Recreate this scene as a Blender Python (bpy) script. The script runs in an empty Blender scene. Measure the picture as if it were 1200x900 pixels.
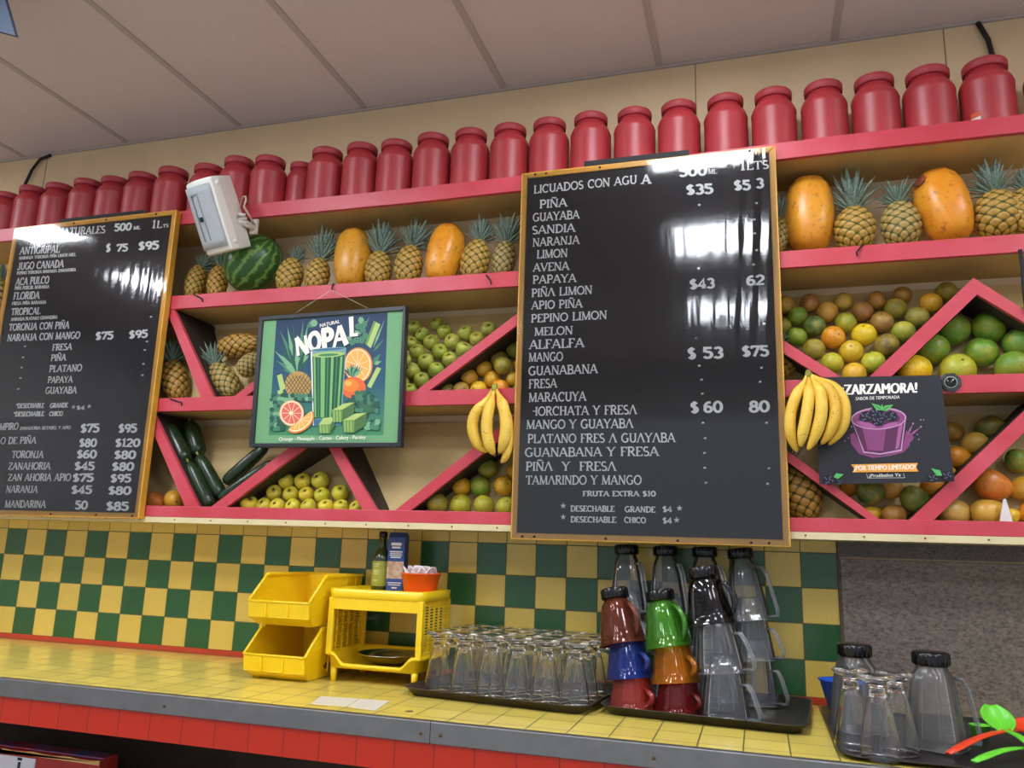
import bpy, math, random
from mathutils import Matrix, Vector
random.seed(7)
S = bpy.context.scene
COL = S.collection
PI = math.pi
# ------------------------------------------------------------------ camera, light, exposure
cam_data = bpy.data.cameras.new('camera')
cam = bpy.data.objects.new('camera', cam_data)
COL.objects.link(cam)
cam_data.sensor_width = 36.0
cam_data.lens = 932.70 * 36.0 / 1200.0
cam_data.clip_start = 0.02
_r = ((0.95657, 0.28981, 0.03129), (-0.02902, 0.20151, -0.97906), (-0.29005, 0.93563, 0.20117))
cam.matrix_world = Matrix(((_r[0][0], -_r[1][0], -_r[2][0], 0.0), (_r[0][1], -_r[1][1], -_r[2][1], -2.78721),
                           (_r[0][2], -_r[1][2], -_r[2][2], 1.45376), (0, 0, 0, 1)))
S.camera = cam
world = bpy.data.worlds.new('world')
S.world = world
world.use_nodes = True
world.node_tree.nodes['Background'].inputs[0].default_value = (0.86, 0.93, 1.0, 1)
world.node_tree.nodes['Background'].inputs[1].default_value = 0.42
LAMP_STRENGTH = 17.0
LAMP_X = (-4.15, -2.17, -0.19, 1.79)
LAMP_Y = (-1.20, -2.32, -3.75)
S.view_settings.view_transform = 'Standard'
S.view_settings.look = 'None'
S.view_settings.exposure = 0.82
S.view_settings.gamma = 1.0
S.view_settings.use_curve_mapping = False
S.cycles.max_bounces = 40
S.cycles.transmission_bounces = 36
S.cycles.transparent_max_bounces = 40
S.cycles.glossy_bounces = 6
S.cycles.diffuse_bounces = 4
S.cycles.use_denoising = True
S.cycles.sample_clamp_indirect = 6.0

# ------------------------------------------------------------------ helpers
def lin(c, a=1.0):
    return tuple(((v / 255) / 12.92 if v / 255 <= 0.04045 else ((v / 255 + 0.055) / 1.055) ** 2.4) for v in c) + (a,)

class NT:
    def __init__(s, name):
        s.m = bpy.data.materials.new(name); s.m.use_nodes = True
        s.t = s.m.node_tree; s.t.nodes.clear()
        s.out = s.n('ShaderNodeOutputMaterial')
    def n(s, typ, **kw):
        nd = s.t.nodes.new(typ)
        for k, v in kw.items(): setattr(nd, k, v)
        return nd
    def l(s, a, b): s.t.links.new(a, b)
    def ramp(s, fac, stops, interp='LINEAR'):
        r = s.n('ShaderNodeValToRGB'); r.color_ramp.interpolation = interp
        e = r.color_ramp.elements
        while len(e) < len(stops): e.new(0.5)
        for el, (p, c) in zip(e, stops): el.position = p; el.color = c
        s.l(fac, r.inputs[0]); return r.outputs[0]
    def math(s, op, a, b=None, c=None):
        m = s.n('ShaderNodeMath', operation=op)
        for i, v in enumerate((a, b, c)):
            if v is None: continue
            if isinstance(v, (int, float)): m.inputs[i].default_value = v
            else: s.l(v, m.inputs[i])
        return m.outputs[0]
    def mix(s, fac, a, b, mode='MIX'):
        m = s.n('ShaderNodeMix', data_type='RGBA', blend_type=mode)
        for i, v in ((0, fac), (6, a), (7, b)):
            if isinstance(v, (int, float)): m.inputs[i].default_value = v
            elif isinstance(v, tuple): m.inputs[i].default_value = v
            else: s.l(v, m.inputs[i])
        return m.outputs[2]
    def noise(s, vec, scale, detail=3, rough=0.55):
        n = s.n('ShaderNodeTexNoise'); n.inputs['Scale'].default_value = scale
        n.inputs['Detail'].default_value = detail; n.inputs['Roughness'].default_value = rough
        if vec is not None: s.l(vec, n.inputs['Vector'])
        return n.outputs[0]
    def objvec(s, rnd=False):
        v = s.n('ShaderNodeTexCoord').outputs['Object']
        if rnd:
            i = s.n('ShaderNodeObjectInfo'); a = s.n('ShaderNodeVectorMath', operation='ADD')
            k = s.math('MULTIPLY', i.outputs['Random'], 37.0)
            s.l(v, a.inputs[0]); s.l(k, a.inputs[1]); v = a.outputs[0]
        return v
    def bsdf(s, col, rough=0.5, metal=0.0, spec=0.5, coat=0.0, coat_rough=0.05):
        b = s.n('ShaderNodeBsdfPrincipled')
        for k, v in (('Base Color', col), ('Roughness', rough), ('Metallic', metal), ('Specular IOR Level', spec), ('Coat Weight', coat), ('Coat Roughness', coat_rough)):
            if isinstance(v, (int, float, tuple)): b.inputs[k].default_value = v
            else: s.l(v, b.inputs[k])
        s.l(b.outputs[0], s.out.inputs[0]); return b
    def bump(s, b, h, strength=0.3, dist=0.01):
        n = s.n('ShaderNodeBump'); n.inputs['Strength'].default_value = strength; n.inputs['Distance'].default_value = dist
        s.l(h, n.inputs['Height']); s.l(n.outputs[0], b.inputs['Normal'])

MATS = {}
def mat(name, col, rough=0.5, metal=0.0, spec=0.5, coat=0.0, var=0.0, vscale=8.0, bump=0.0, bscale=60.0, col2=None):
    if name in MATS: return MATS[name]
    t = NT(name); c = lin(col)
    v = t.objvec()
    if var or col2:
        c2 = lin(col2) if col2 else tuple(x * (1 - var) for x in c[:3]) + (1,)
        c = t.ramp(t.noise(v, vscale, 4), [(0.35, c2), (0.65, c)])
    b = t.bsdf(c, rough, metal, spec, coat)
    if bump: t.bump(b, t.noise(v, bscale, 4), bump, 0.004)
    MATS[name] = t.m
    return t.m

class MB:
    """collects shapes for ONE mesh object"""
    def __init__(s): s.v = []; s.f = []; s.mi = []; s.sm = []
    def add(s, vs, fs, mi=0, smooth=False, T=None):
        o = len(s.v)
        s.v.extend([tuple(T @ Vector(p)) for p in vs] if T is not None else [tuple(p) for p in vs])
        for f in fs: s.f.append(tuple(i + o for i in f)); s.mi.append(mi); s.sm.append(smooth)
        return s
    def box(s, x0, x1, y0, y1, z0, z1, mi=0, T=None):
        v = [(x, y, z) for z in (z0, z1) for y in (y0, y1) for x in (x0, x1)]
        return s.add(v, [(0, 2, 3, 1), (4, 5, 7, 6), (0, 1, 5, 4), (2, 6, 7, 3), (0, 4, 6, 2), (1, 3, 7, 5)], mi, False, T)
    def loft(s, loops, mi=0, smooth=True, T=None, cap0=True, cap1=True, closed=False):
        n = len(loops[0]); v = [p for lp in loops for p in lp]; f = []
        m = len(loops)
        for i in range(m if closed else m - 1):
            a = i * n; b = ((i + 1) % m) * n
            for j in range(n):
                k = (j + 1) % n
                f.append((a + j, a + k, b + k, b + j))
        if not closed:
            if cap0: f.append(tuple(range(n - 1, -1, -1)))
            if cap1: f.append(tuple(range((m - 1) * n, m * n)))
        return s.add(v, f, mi, smooth, T)
    def lathe(s, prof, n=32, mi=0, smooth=True, T=None, caps=True):
        loops = [[(r * math.cos(2 * PI * j / n), r * math.sin(2 * PI * j / n), z) for j in range(n)] for r, z in prof]
        return s.loft(loops, mi, smooth, T, caps and prof[0][0] > 1e-6, caps and prof[-1][0] > 1e-6)
    def tube(s, pts, r=0.005, n=8, mi=0, smooth=True, T=None, closed=False):
        pts = [Vector(p) for p in pts]; m = len(pts); loops = []
        rr = r if isinstance(r, (list, tuple)) else [r] * m
        up = None
        for i in range(m):
            if closed: d = pts[(i + 1) % m] - pts[i - 1]
            else: d = pts[min(i + 1, m - 1)] - pts[max(i - 1, 0)]
            d.normalize()
            if up is None:
                up = Vector((0, 0, 1)) if abs(d.z) < 0.9 else Vector((1, 0, 0))
            a = d.cross(up).normalized(); up = a.cross(d).normalized()
            loops.append([tuple(pts[i] + (a * math.cos(2 * PI * j / n) + up * math.sin(2 * PI * j / n)) * rr[i]) for j in range(n)])
        return s.loft(loops, mi, smooth, T, True, True, closed)
    def prism(s, poly, d0, d1, mi=0, T=None, plane='xz'):
        """poly of (a,b) extruded along the third axis from d0 to d1"""
        n = len(poly)
        def P(a, b, d): return (a, d, b) if plane == 'xz' else ((d, a, b) if plane == 'yz' else (a, b, d))
        v = [P(a, b, d0) for a, b in poly] + [P(a, b, d1) for a, b in poly]
        f = [tuple(range(n)), tuple(range(2 * n - 1, n - 1, -1))] + [(i, i + n, (i + 1) % n + n, (i + 1) % n) for i in range(n)]
        return s.add(v, f, mi, False, T)
    def build(s, name, mats, parent=None, bevel=0.0, seg=2, autosmooth=False, solid=0.0, recalc=True, subsurf=0):
        me = bpy.data.meshes.new(name)
        me.from_pydata(s.v, [], s.f)
        for p, mi, sm in zip(me.polygons, s.mi, s.sm): p.material_index = mi; p.use_smooth = sm
        for m in (mats if isinstance(mats, (list, tuple)) else [mats]): me.materials.append(m)
        if recalc:
            import bmesh
            bm = bmesh.new(); bm.from_mesh(me); bmesh.ops.recalc_face_normals(bm, faces=bm.faces); bm.to_mesh(me); bm.free()
        o = bpy.data.objects.new(name, me); COL.objects.link(o)
        if parent: o.parent = parent
        if solid:
            md = o.modifiers.new('solid', 'SOLIDIFY'); md.thickness = solid; md.offset = 0; md.use_even_offset = True
        if bevel:
            md = o.modifiers.new('bevel', 'BEVEL'); md.width = bevel; md.segments = seg; md.limit_method = 'ANGLE'
        if subsurf:
            md = o.modifiers.new('sub', 'SUBSURF'); md.levels = subsurf; md.render_levels = subsurf
        return o

def tag(o, label, cat, group=None, kind=None):
    o['label'] = label; o['category'] = cat
    if group: o['group'] = group
    if kind: o['kind'] = kind
    return o
def thing(name, label, cat, loc=(0, 0, 0), group=None, rot=(0, 0, 0)):
    o = bpy.data.objects.new(name, None); COL.objects.link(o)
    o.empty_display_size = 0.05
    o.location = loc; o.rotation_euler = rot
    return tag(o, label, cat, group)
def struct(o):
    o['kind'] = 'structure'; return o
def dup(root):
    r = root.copy(); COL.objects.link(r)
    for ch in root.children:
        c = ch.copy(); COL.objects.link(c); c.parent = r
        for g in ch.children:
            d = g.copy(); COL.objects.link(d); d.parent = c
    return r
def paint(o, c):
    o.color = lin(c)
    for ch in o.children: paint(ch, c)
def align(a, b, roll=0.0):
    """matrix that carries +z onto the segment a->b, origin at a"""
    a = Vector(a); b = Vector(b); q = Vector((0, 0, 1)).rotation_difference(b - a)
    return Matrix.Translation(a) @ q.to_matrix().to_4x4() @ Matrix.Rotation(roll, 4, 'Z')
ORD = ['first', 'second', 'third', 'fourth', 'fifth', 'sixth', 'seventh', 'eighth', 'ninth', 'tenth', 'eleventh', 'twelfth', 'thirteenth',
       'fourteenth', 'fifteenth', 'sixteenth', 'seventeenth', 'eighteenth', 'nineteenth', 'twentieth', 'twenty-first', 'twenty-second', 'twenty-third',
       'twenty-fourth', 'twenty-fifth', 'twenty-sixth', 'twenty-seventh', 'twenty-eighth', 'twenty-ninth', 'thirtieth']
def rrect(w, d, r, z, n=6, cx=0.0, cy=0.0):
    """rounded rectangle loop, counter-clockwise, in the plane z"""
    out = []
    for sx, sy, a0 in ((1, 1, 0), (-1, 1, 90), (-1, -1, 180), (1, -1, 270)):
        for k in range(n + 1):
            a = math.radians(a0 + 90 * k / n)
            out.append((cx + sx * (w / 2 - r) + r * math.cos(a), cy + sy * (d / 2 - r) + r * math.sin(a), z))
    return out
# ------------------------------------------------------------------ materials
def tile_wall_mat():
    t = NT('checker_tile')
    v = t.n('ShaderNodeTexCoord').outputs['Object']; sp = t.n('ShaderNodeSeparateXYZ'); t.l(v, sp.inputs[0])
    a = t.math('DIVIDE', t.math('ADD', sp.outputs[0], 3.17149 + 2.2), 0.11)
    b = t.math('DIVIDE', t.math('SUBTRACT', 1.46750, sp.outputs[2]), 0.11)
    ia = t.math('FLOOR', a); ib = t.math('FLOOR', b)
    par = t.math('MODULO', t.math('ADD', t.math('ADD', ia, ib), 40.0), 2.0)      # 0 = green
    isy = t.math('MAXIMUM', t.math('GREATER_THAN', par, 0.5), t.math('LESS_THAN', b, 0.0))
    cmb = t.n('ShaderNodeCombineXYZ'); t.l(ia, cmb.inputs[0]); t.l(ib, cmb.inputs[1])
    wn = t.n('ShaderNodeTexWhiteNoise', noise_dimensions='2D'); t.l(cmb.outputs[0], wn.inputs['Vector'])
    tv = t.math('ADD', t.math('MULTIPLY', wn.outputs[0], 0.16), 0.92)
    base = t.mix(isy, lin((20, 88, 46)), lin((222, 190, 86)))
    base = t.mix(1.0, base, tv, 'MULTIPLY')
    base = t.mix(t.math('MULTIPLY', t.noise(v, 90, 4), 0.18), base, lin((120, 110, 70)))
    fa = t.math('ABSOLUTE', t.math('SUBTRACT', t.math('FRACT', a), 0.5)); fb = t.math('ABSOLUTE', t.math('SUBTRACT', t.math('FRACT', b), 0.5))
    g = t.math('GREATER_THAN', t.math('MAXIMUM', fa, fb), 0.486)
    base = t.mix(g, base, lin((92, 84, 46)))
    bs = t.bsdf(base, t.math('ADD', t.math('MULTIPLY', g, 0.5), 0.22), 0, 0.5)
    t.bump(bs, t.math('SUBTRACT', 1.0, g), 0.5, 0.002)
    return t.m
def grid_tile_mat(name, col, ox, oy, step, axis_b=1, grout=(70, 60, 40), second=None, rough=0.2, gw=0.487, var=0.14):
    t = NT(name)
    v = t.n('ShaderNodeTexCoord').outputs['Object']; sp = t.n('ShaderNodeSeparateXYZ'); t.l(v, sp.inputs[0])
    a = t.math('DIVIDE', t.math('SUBTRACT', sp.outputs[0], ox), step); b = t.math('DIVIDE', t.math('SUBTRACT', sp.outputs[axis_b], oy), step)
    cmb = t.n('ShaderNodeCombineXYZ'); t.l(t.math('FLOOR', a), cmb.inputs[0]); t.l(t.math('FLOOR', b), cmb.inputs[1])
    wn = t.n('ShaderNodeTexWhiteNoise', noise_dimensions='2D'); t.l(cmb.outputs[0], wn.inputs['Vector'])
    tv = t.math('ADD', t.math('MULTIPLY', wn.outputs[0], var), 1 - var / 2)
    base = t.mix(1.0, lin(col), tv, 'MULTIPLY')
    base = t.mix(t.math('MULTIPLY', t.noise(v, 70, 5), 0.22), base, lin(second or col))
    fa = t.math('ABSOLUTE', t.math('SUBTRACT', t.math('FRACT', a), 0.5)); fb = t.math('ABSOLUTE', t.math('SUBTRACT', t.math('FRACT', b), 0.5))
    g = t.math('GREATER_THAN', t.math('MAXIMUM', fa, fb), gw)
    base = t.mix(g, base, lin(grout))
    bs = t.bsdf(base, t.math('ADD', t.math('MULTIPLY', g, 0.5), rough), 0, 0.5)
    t.bump(bs, t.math('SUBTRACT', 1.0, g), 0.4, 0.002)
    return t.m
def granite_mat(name, cols):
    t = NT(name); v = t.objvec()
    mp = t.n('ShaderNodeMapping'); mp.inputs['Rotation'].default_value = (0, .6, 0); mp.inputs['Scale'].default_value = (1.0, 1.0, 1.7); t.l(v, mp.inputs['Vector'])
    n1 = t.noise(mp.outputs[0], 75, 7, 0.75); n2 = t.noise(v, 260, 4, 0.7)
    c = t.ramp(n1, [(0.36, lin(cols[0])), (0.50, lin(cols[1])), (0.66, lin(cols[2]))])
    c = t.mix(t.math('MULTIPLY', t.math('GREATER_THAN', n2, 0.60), 0.55), c, lin(cols[3]))
    t.bsdf(c, 0.42, 0, 0.4)
    return t.m
def pink_mat():
    t = NT('pink_paint'); v = t.objvec()
    n = t.noise(v, 6, 4); n2 = t.noise(v, 120, 3)
    c = t.ramp(n, [(0.3, lin((190, 54, 66))), (0.6, lin((200, 70, 84))), (0.75, lin((205, 84, 98)))])
    c = t.mix(t.math('MULTIPLY', t.math('GREATER_THAN', n2, 0.68), 0.35), c, lin((150, 40, 55)))
    b = t.bsdf(c, 0.38, 0, 0.5); t.bump(b, n2, 0.12, 0.002)
    return t.m
def fruit_mat(name, speck, speck_amt, rough=0.35, hue2=None, hue_amt=0.5, bump=0.15, bscale=300, big=14.0, sscale=150):
    """base colour from the object's own colour, mottled by a second colour and specks"""
    t = NT(name); v = t.objvec(True)
    c = t.n('ShaderNodeObjectInfo').outputs['Color']
    if hue2:
        f = t.ramp(t.noise(v, big, 3), [(0.40, (0, 0, 0, 1)), (0.68, (hue_amt,) * 3 + (1,))])
        c = t.mix(f, c, lin(hue2))
    f = t.ramp(t.noise(v, sscale, 3, 0.6), [(0.56, (0, 0, 0, 1)), (0.70, (speck_amt,) * 3 + (1,))])
    c = t.mix(f, c, lin(speck))
    b = t.bsdf(c, rough, 0, 0.45)
    if bump: t.bump(b, t.noise(v, bscale, 2), bump, 0.002)
    return t.m
def pineapple_mat():
    t = NT('pineapple_skin'); v = t.objvec(True)
    a = t.n('ShaderNodeAttribute', attribute_name='eye')
    oc = t.n('ShaderNodeObjectInfo').outputs['Color']
    ton = t.mix(t.noise(v, 4, 3), oc, lin((192, 150, 62)))
    c = t.mix(t.ramp(a.outputs['Fac'], [(0.22, (0, 0, 0, 1)), (0.58, (1, 1, 1, 1))]), lin((62, 64, 20)), ton)
    c = t.mix(t.ramp(a.outputs['Fac'], [(0.76, (0, 0, 0, 1)), (0.92, (0.8, 0.8, 0.8, 1))]), c, lin((170, 134, 88)))
    c = t.mix(t.ramp(t.noise(v, 16, 3), [(0.60, (0, 0, 0, 1)), (0.7, (0.55, 0.55, 0.55, 1))]), c, lin((70, 52, 24)))
    t.bsdf(c, 0.5, 0, 0.4)
    return t.m
def leaf_mat(name, c1, c2, rough=0.5):
    t = NT(name); v = t.objvec(True)
    t.bsdf(t.ramp(t.noise(v, 25, 3), [(0.35, lin(c1)), (0.65, lin(c2))]), rough, 0, 0.4)
    return t.m
def melon_mat():
    t = NT('watermelon_rind'); v = t.objvec()
    sp = t.n('ShaderNodeSeparateXYZ'); t.l(v, sp.inputs[0])
    ang = t.math('ARCTAN2', sp.outputs[1], sp.outputs[0])
    n = t.noise(v, 22, 5, 0.65)
    w = t.math('SINE', t.math('ADD', t.math('MULTIPLY', ang, 14.0), t.math('MULTIPLY', n, 11.0)))
    c = t.ramp(w, [(0.05, lin((48, 90, 38))), (0.45, lin((70, 114, 50))), (0.95, lin((132, 164, 84)))])
    c = t.mix(t.math('MULTIPLY', t.noise(v, 60, 4), 0.35), c, lin((52, 92, 36)))
    t.bsdf(c, 0.3, 0, 0.5)
    return t.m
def banana_mat():
    t = NT('banana_peel'); v = t.objvec(True)
    n = t.noise(v, 9, 4); d = t.noise(v, 130, 2, 0.5); s2 = t.noise(v, 34, 4, 0.7)
    c = t.ramp(n, [(0.3, lin((204, 154, 44))), (0.55, lin((226, 184, 66))), (0.75, lin((232, 200, 96)))])
    c = t.mix(t.ramp(d, [(0.66, (0, 0, 0, 1)), (0.72, (0.85,) * 3 + (1,))]), c, lin((70, 44, 20)))
    c = t.mix(t.ramp(s2, [(0.68, (0, 0, 0, 1)), (0.74, (0.7,) * 3 + (1,))]), c, lin((96, 62, 26)))
    t.bsdf(c, 0.45, 0, 0.4)
    return t.m
def plastic_clear(name, tint, solid=0.12, solid_col=None, rough=0.06, ior=1.45, refl=1.0):
    """thin clear or tinted plastic: see-through, a little cloudy, shiny"""
    t = NT(name)
    tr = t.n('ShaderNodeBsdfTransparent'); tr.inputs[0].default_value = lin(tint)
    df = t.n('ShaderNodeBsdfDiffuse'); df.inputs[0].default_value = lin(solid_col or tint)
    tl = t.n('ShaderNodeBsdfTranslucent'); tl.inputs[0].default_value = lin(solid_col or tint)
    m0 = t.n('ShaderNodeMixShader'); m0.inputs[0].default_value = 0.5; t.l(df.outputs[0], m0.inputs[1]); t.l(tl.outputs[0], m0.inputs[2])
    m1 = t.n('ShaderNodeMixShader'); m1.inputs[0].default_value = solid; t.l(tr.outputs[0], m1.inputs[1]); t.l(m0.outputs[0], m1.inputs[2])
    gl = t.n('ShaderNodeBsdfGlossy'); gl.inputs['Roughness'].default_value = rough
    fr = t.n('ShaderNodeFresnel'); fr.inputs[0].default_value = ior
    tr.inputs[0].default_value = tuple(x ** 0.3 for x in tr.inputs[0].default_value[:3]) + (1,)     # several walls lie behind one another
    m2 = t.n('ShaderNodeMixShader'); t.l(t.math('MULTIPLY', fr.outputs[0], refl), m2.inputs[0]); t.l(m1.outputs[0], m2.inputs[1]); t.l(gl.outputs[0], m2.inputs[2])
    t.l(m2.outputs[0], t.out.inputs[0])
    return t.m
def glass_mat(name, col=(250, 253, 252), ior=1.5, rough=0.0):
    t = NT(name); g = t.n('ShaderNodeBsdfGlass'); g.inputs[0].default_value = lin(col); g.inputs['IOR'].default_value = ior; g.inputs['Roughness'].default_value = rough
    t.l(g.outputs[0], t.out.inputs[0]); return t.m
def film_mat():
    t = NT('cling_film')
    v = t.n('ShaderNodeTexCoord').outputs['Object']
    mp = t.n('ShaderNodeMapping'); mp.inputs['Scale'].default_value = (16, 1, 2.0); t.l(v, mp.inputs['Vector'])
    w = t.noise(mp.outputs[0], 1.6, 2, 0.5)
    big = t.noise(v, 5, 2)
    tr = t.n('ShaderNodeBsdfTransparent')
    gl = t.n('ShaderNodeBsdfGlossy'); gl.inputs['Roughness'].default_value = 0.075
    sp = t.n('ShaderNodeSeparateXYZ'); t.l(v, sp.inputs[0])
    amt = t.n('ShaderNodeMapRange'); t.l(sp.outputs[0], amt.inputs[0])
    amt.inputs[1].default_value = 0.0; amt.inputs[2].default_value = 0.42; amt.inputs[3].default_value = 0.06; amt.inputs[4].default_value = 1.0
    h = t.math('ADD', t.math('MULTIPLY', t.math('MULTIPLY', w, amt.outputs[0]), 0.5), t.math('MULTIPLY', big, 0.25))
    bp = t.n('ShaderNodeBump'); bp.inputs['Strength'].default_value = 0.5; bp.inputs['Distance'].default_value = 0.007
    t.l(h, bp.inputs['Height']); t.l(bp.outputs[0], gl.inputs['Normal'])
    fr = t.n('ShaderNodeFresnel'); fr.inputs[0].default_value = 1.55
    m = t.n('ShaderNodeMixShader'); t.l(t.math('MULTIPLY', fr.outputs[0], 1.5), m.inputs[0]); t.l(tr.outputs[0], m.inputs[1]); t.l(gl.outputs[0], m.inputs[2])
    t.l(m.outputs[0], t.out.inputs[0]); return t.m
def letterboard_mat():
    t = NT('letterboard_black')
    v = t.n('ShaderNodeTexCoord').outputs['Object']; sp = t.n('ShaderNodeSeparateXYZ'); t.l(v, sp.inputs[0])
    w = t.math('SINE', t.math('MULTIPLY', sp.outputs[2], 2 * PI / 0.0085))
    c = t.mix(t.math('MULTIPLY', t.noise(v, 5, 3), 0.5), lin((28, 26, 30)), lin((38, 36, 41)))
    c = t.mix(t.math('MULTIPLY', t.math('GREATER_THAN', w, 0.86), 0.35), c, lin((20, 19, 22)))
    t.bsdf(c, 0.6, 0, 0.2)
    return t.m
def ceiling_mat():
    t = NT('ceiling_panel'); v = t.objvec()
    n = t.noise(v, 260, 3, 0.7)
    b = t.bsdf(t.ramp(n, [(0.35, lin((206, 192, 187))), (0.6, lin((224, 210, 206)))]), 0.85, 0, 0.2)
    t.bump(b, n, 0.25, 0.003); return t.m
def emit_mat(name, col, strength):
    t = NT(name); e = t.n('ShaderNodeEmission'); e.inputs[0].default_value = lin(col); e.inputs[1].default_value = strength
    t.l(e.outputs[0], t.out.inputs[0]); return t.m

M_PINK = pink_mat()
M_WOOD = mat('shelf_wood', (206, 168, 100), 0.6, var=0.2, vscale=5)
M_CREAM = mat('cream_strip', (222, 205, 160), 0.5, var=0.1)
M_RAMP = mat('sloping_board_beige', (214, 186, 128), 0.6, var=0.16, vscale=7)
M_DARKSIDE = mat('dark_plank_side', (44, 36, 32), 0.6)
M_RED = mat('red_jar_paint', (178, 54, 60), 0.40, var=0.14, vscale=10, bump=0.08, bscale=160)
M_REDLID = mat('red_lid_paint', (174, 58, 66), 0.5, var=0.18, vscale=14, bump=0.12, bscale=120)
M_FRAME = mat('ochre_wood_frame', (224, 168, 60), 0.36, var=0.14, vscale=9)
M_BOARD = letterboard_mat()
M_FILM = film_mat()
M_LETTER = mat('white_letter_plastic', (246, 246, 243), 0.45)
M_LETTERY = mat('yellowed_letter_plastic', (214, 196, 110), 0.45)
M_BLACK = mat('black_plastic', (12, 12, 14), 0.22)
M_BLACKM = mat('black_matte', (26, 25, 26), 0.7)
M_STEEL = mat('brushed_steel', (142, 141, 140), 0.46, metal=1.0, var=0.12, vscale=20)
M_BRONZE = mat('brass_screw', (110, 84, 50), 0.4, metal=0.8)
M_YPL = mat('yellow_plastic', (246, 206, 22), 0.32, var=0.05, bump=0.03)
M_TRAY = mat('dark_brown_tray', (58, 47, 44), 0.42, var=0.2, vscale=30)
M_TRAY2 = mat('charcoal_tray', (46, 42, 38), 0.4, var=0.25, vscale=25)
M_PINE = pineapple_mat()
M_CROWN = leaf_mat('pineapple_leaf', (84, 108, 92), (150, 170, 156))
M_CITRUS = fruit_mat('citrus_peel', (84, 64, 24), 0.6, 0.36, (206, 170, 48), 0.45, 0.25, 22, 1.3, 9)
M_APPLE = fruit_mat('apple_skin', (130, 110, 46), 0.35, 0.26, (222, 204, 84), 0.5, 0.0, big=1.3, sscale=9)
M_APPLECUP = leaf_mat('apple_calyx', (124, 100, 50), (150, 132, 60))
M_MANGO = fruit_mat('mango_skin', (92, 62, 34), 0.6, 0.34, (206, 150, 60), 0.5, 0.06, 20, 1.2, 8)
M_PAPAYA = fruit_mat('papaya_skin', (140, 84, 34), 0.7, 0.33, (236, 170, 50), 0.6, 0.05, 90, 11.0, 60)
M_MELON = melon_mat()
M_ZUC = fruit_mat('zucchini_skin', (66, 90, 46), 0.5, 0.25, (20, 32, 20), 0.5, 0.05, 90, 16)
M_BAN = banana_mat()
M_STALK = leaf_mat('banana_stalk', (150, 150, 60), (104, 92, 42))
M_STEM = leaf_mat('brown_stem', (70, 50, 28), (104, 80, 48))
M_GLASS = glass_mat('clear_glass', (255, 255, 255), 1.45)
M_CLEAR = plastic_clear('clear_plastic', (240, 242, 246), 0.07, (222, 226, 234), 0.10, 1.45)
M_CLOUDY = plastic_clear('cloudy_clear_plastic', (230, 232, 236), 0.26, (222, 226, 232), 0.12, 1.5)
M_CLEARM = plastic_clear('scuffed_clear_plastic', (226, 226, 226), 0.09, (232, 230, 228), 0.18, 1.4)
M_GRAPH = mat('grey_speaker_grille', (176, 180, 184), 0.6, bump=0.3, bscale=700)
M_WHITEPL = mat('white_plastic', (236, 234, 226), 0.4)
M_TILEY = grid_tile_mat('yellow_counter_tile', (224, 202, 98), -0.575, -0.693, 0.1055, 1, (104, 94, 44), (206, 176, 64), 0.16, gw=0.481)
M_TILER = grid_tile_mat('red_tile', (188, 38, 6), -1.469, 0.765, 0.11, 2, (120, 40, 24), (176, 34, 18), 0.3, 0.487, 0.10)
M_TRIM = grid_tile_mat('red_trim_tile', (196, 62, 34), -3.17149, 0.9, 0.11, 2, (150, 96, 60), (180, 50, 30), 0.3, 0.49)
M_WALLT = tile_wall_mat()
M_WALL = mat('cream_wall_paint', (230, 204, 162), 0.6, var=0.10, vscale=2.5, bump=0.05, bscale=40)
M_CEIL = ceiling_mat()
M_TBAR = mat('ceiling_bar_grey', (184, 172, 166), 0.6)
M_GRAN = granite_mat('grey_granite', [(84, 75, 66), (124, 112, 101), (146, 133, 120), (64, 55, 48)])
M_GRAN2 = granite_mat('dark_granite', [(60, 54, 50), (94, 84, 76), (112, 100, 92), (48, 42, 38)])
M_LAMP = emit_mat('lamp_diffuser', (240, 246, 255), LAMP_STRENGTH)
M_FLOOR = mat('grey_floor', (160, 158, 156), 0.5, var=0.1)
M_SHADOWWALL = mat('dark_cupboard', (96, 80, 64), 0.7, var=0.3)

# ------------------------------------------------------------------ room shell
X0, X1, Y0 = -5.6, 3.4, -5.6
ZC = 3.285
def sbox(name, m, *b): return struct(MB().box(*b).build(name, m))
sbox('floor', M_FLOOR, X0 - .1, X1 + .1, Y0 - .1, .1, -.1, 0)
sbox('wall_back', M_WALL, X0, X1, 0.0, 0.1, 0, ZC)
M_PLAIN = mat('plain_wall_grey', (206, 204, 204), 0.7)
sbox('wall_left', M_PLAIN, X0 - .1, X0, Y0, 0.1, 0, ZC)
sbox('wall_right', M_PLAIN, X1, X1 + .1, Y0, 0.1, 0, ZC)
# unseen opening below this wall strip, added to let frontal fill light in
sbox('wall_front', M_PLAIN, X0, X1, Y0 - .1, Y0, 2.75, ZC)
b = MB().box(X0, X1, Y0, 0.1, ZC, ZC + .1)
b.build('ceiling', M_CEIL)['kind'] = 'structure'
b = MB()
for k in range(-9, 7):
    x = -0.311 + 0.6265 * k
    if X0 < x < X1: b.box(x - .013, x + .013, Y0 + .001, -.001, ZC - .004, ZC)
for k in range(5):
    y = -1.75 - 1.22 * k
    b.box(X0, X1, y - .013, y + .013, ZC - .0045, ZC)
b.build('ceiling_trim', M_TBAR)['kind'] = 'structure'
b = MB().box(X0, X1, -.010, -.0005, ZC - .012, ZC - .001)
struct(b.build('trim_1', M_TBAR))
# joints between the cream wall panels above the shelf
for i, x in enumerate((-0.176, 0.670, -3.30)):
    struct(MB().box(x - .002, x + .002, -.0015, 0, 2.80, ZC - .012).build('trim_%d' % (i + 2), mat('panel_joint', (150, 130, 92), 0.7)))
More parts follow.
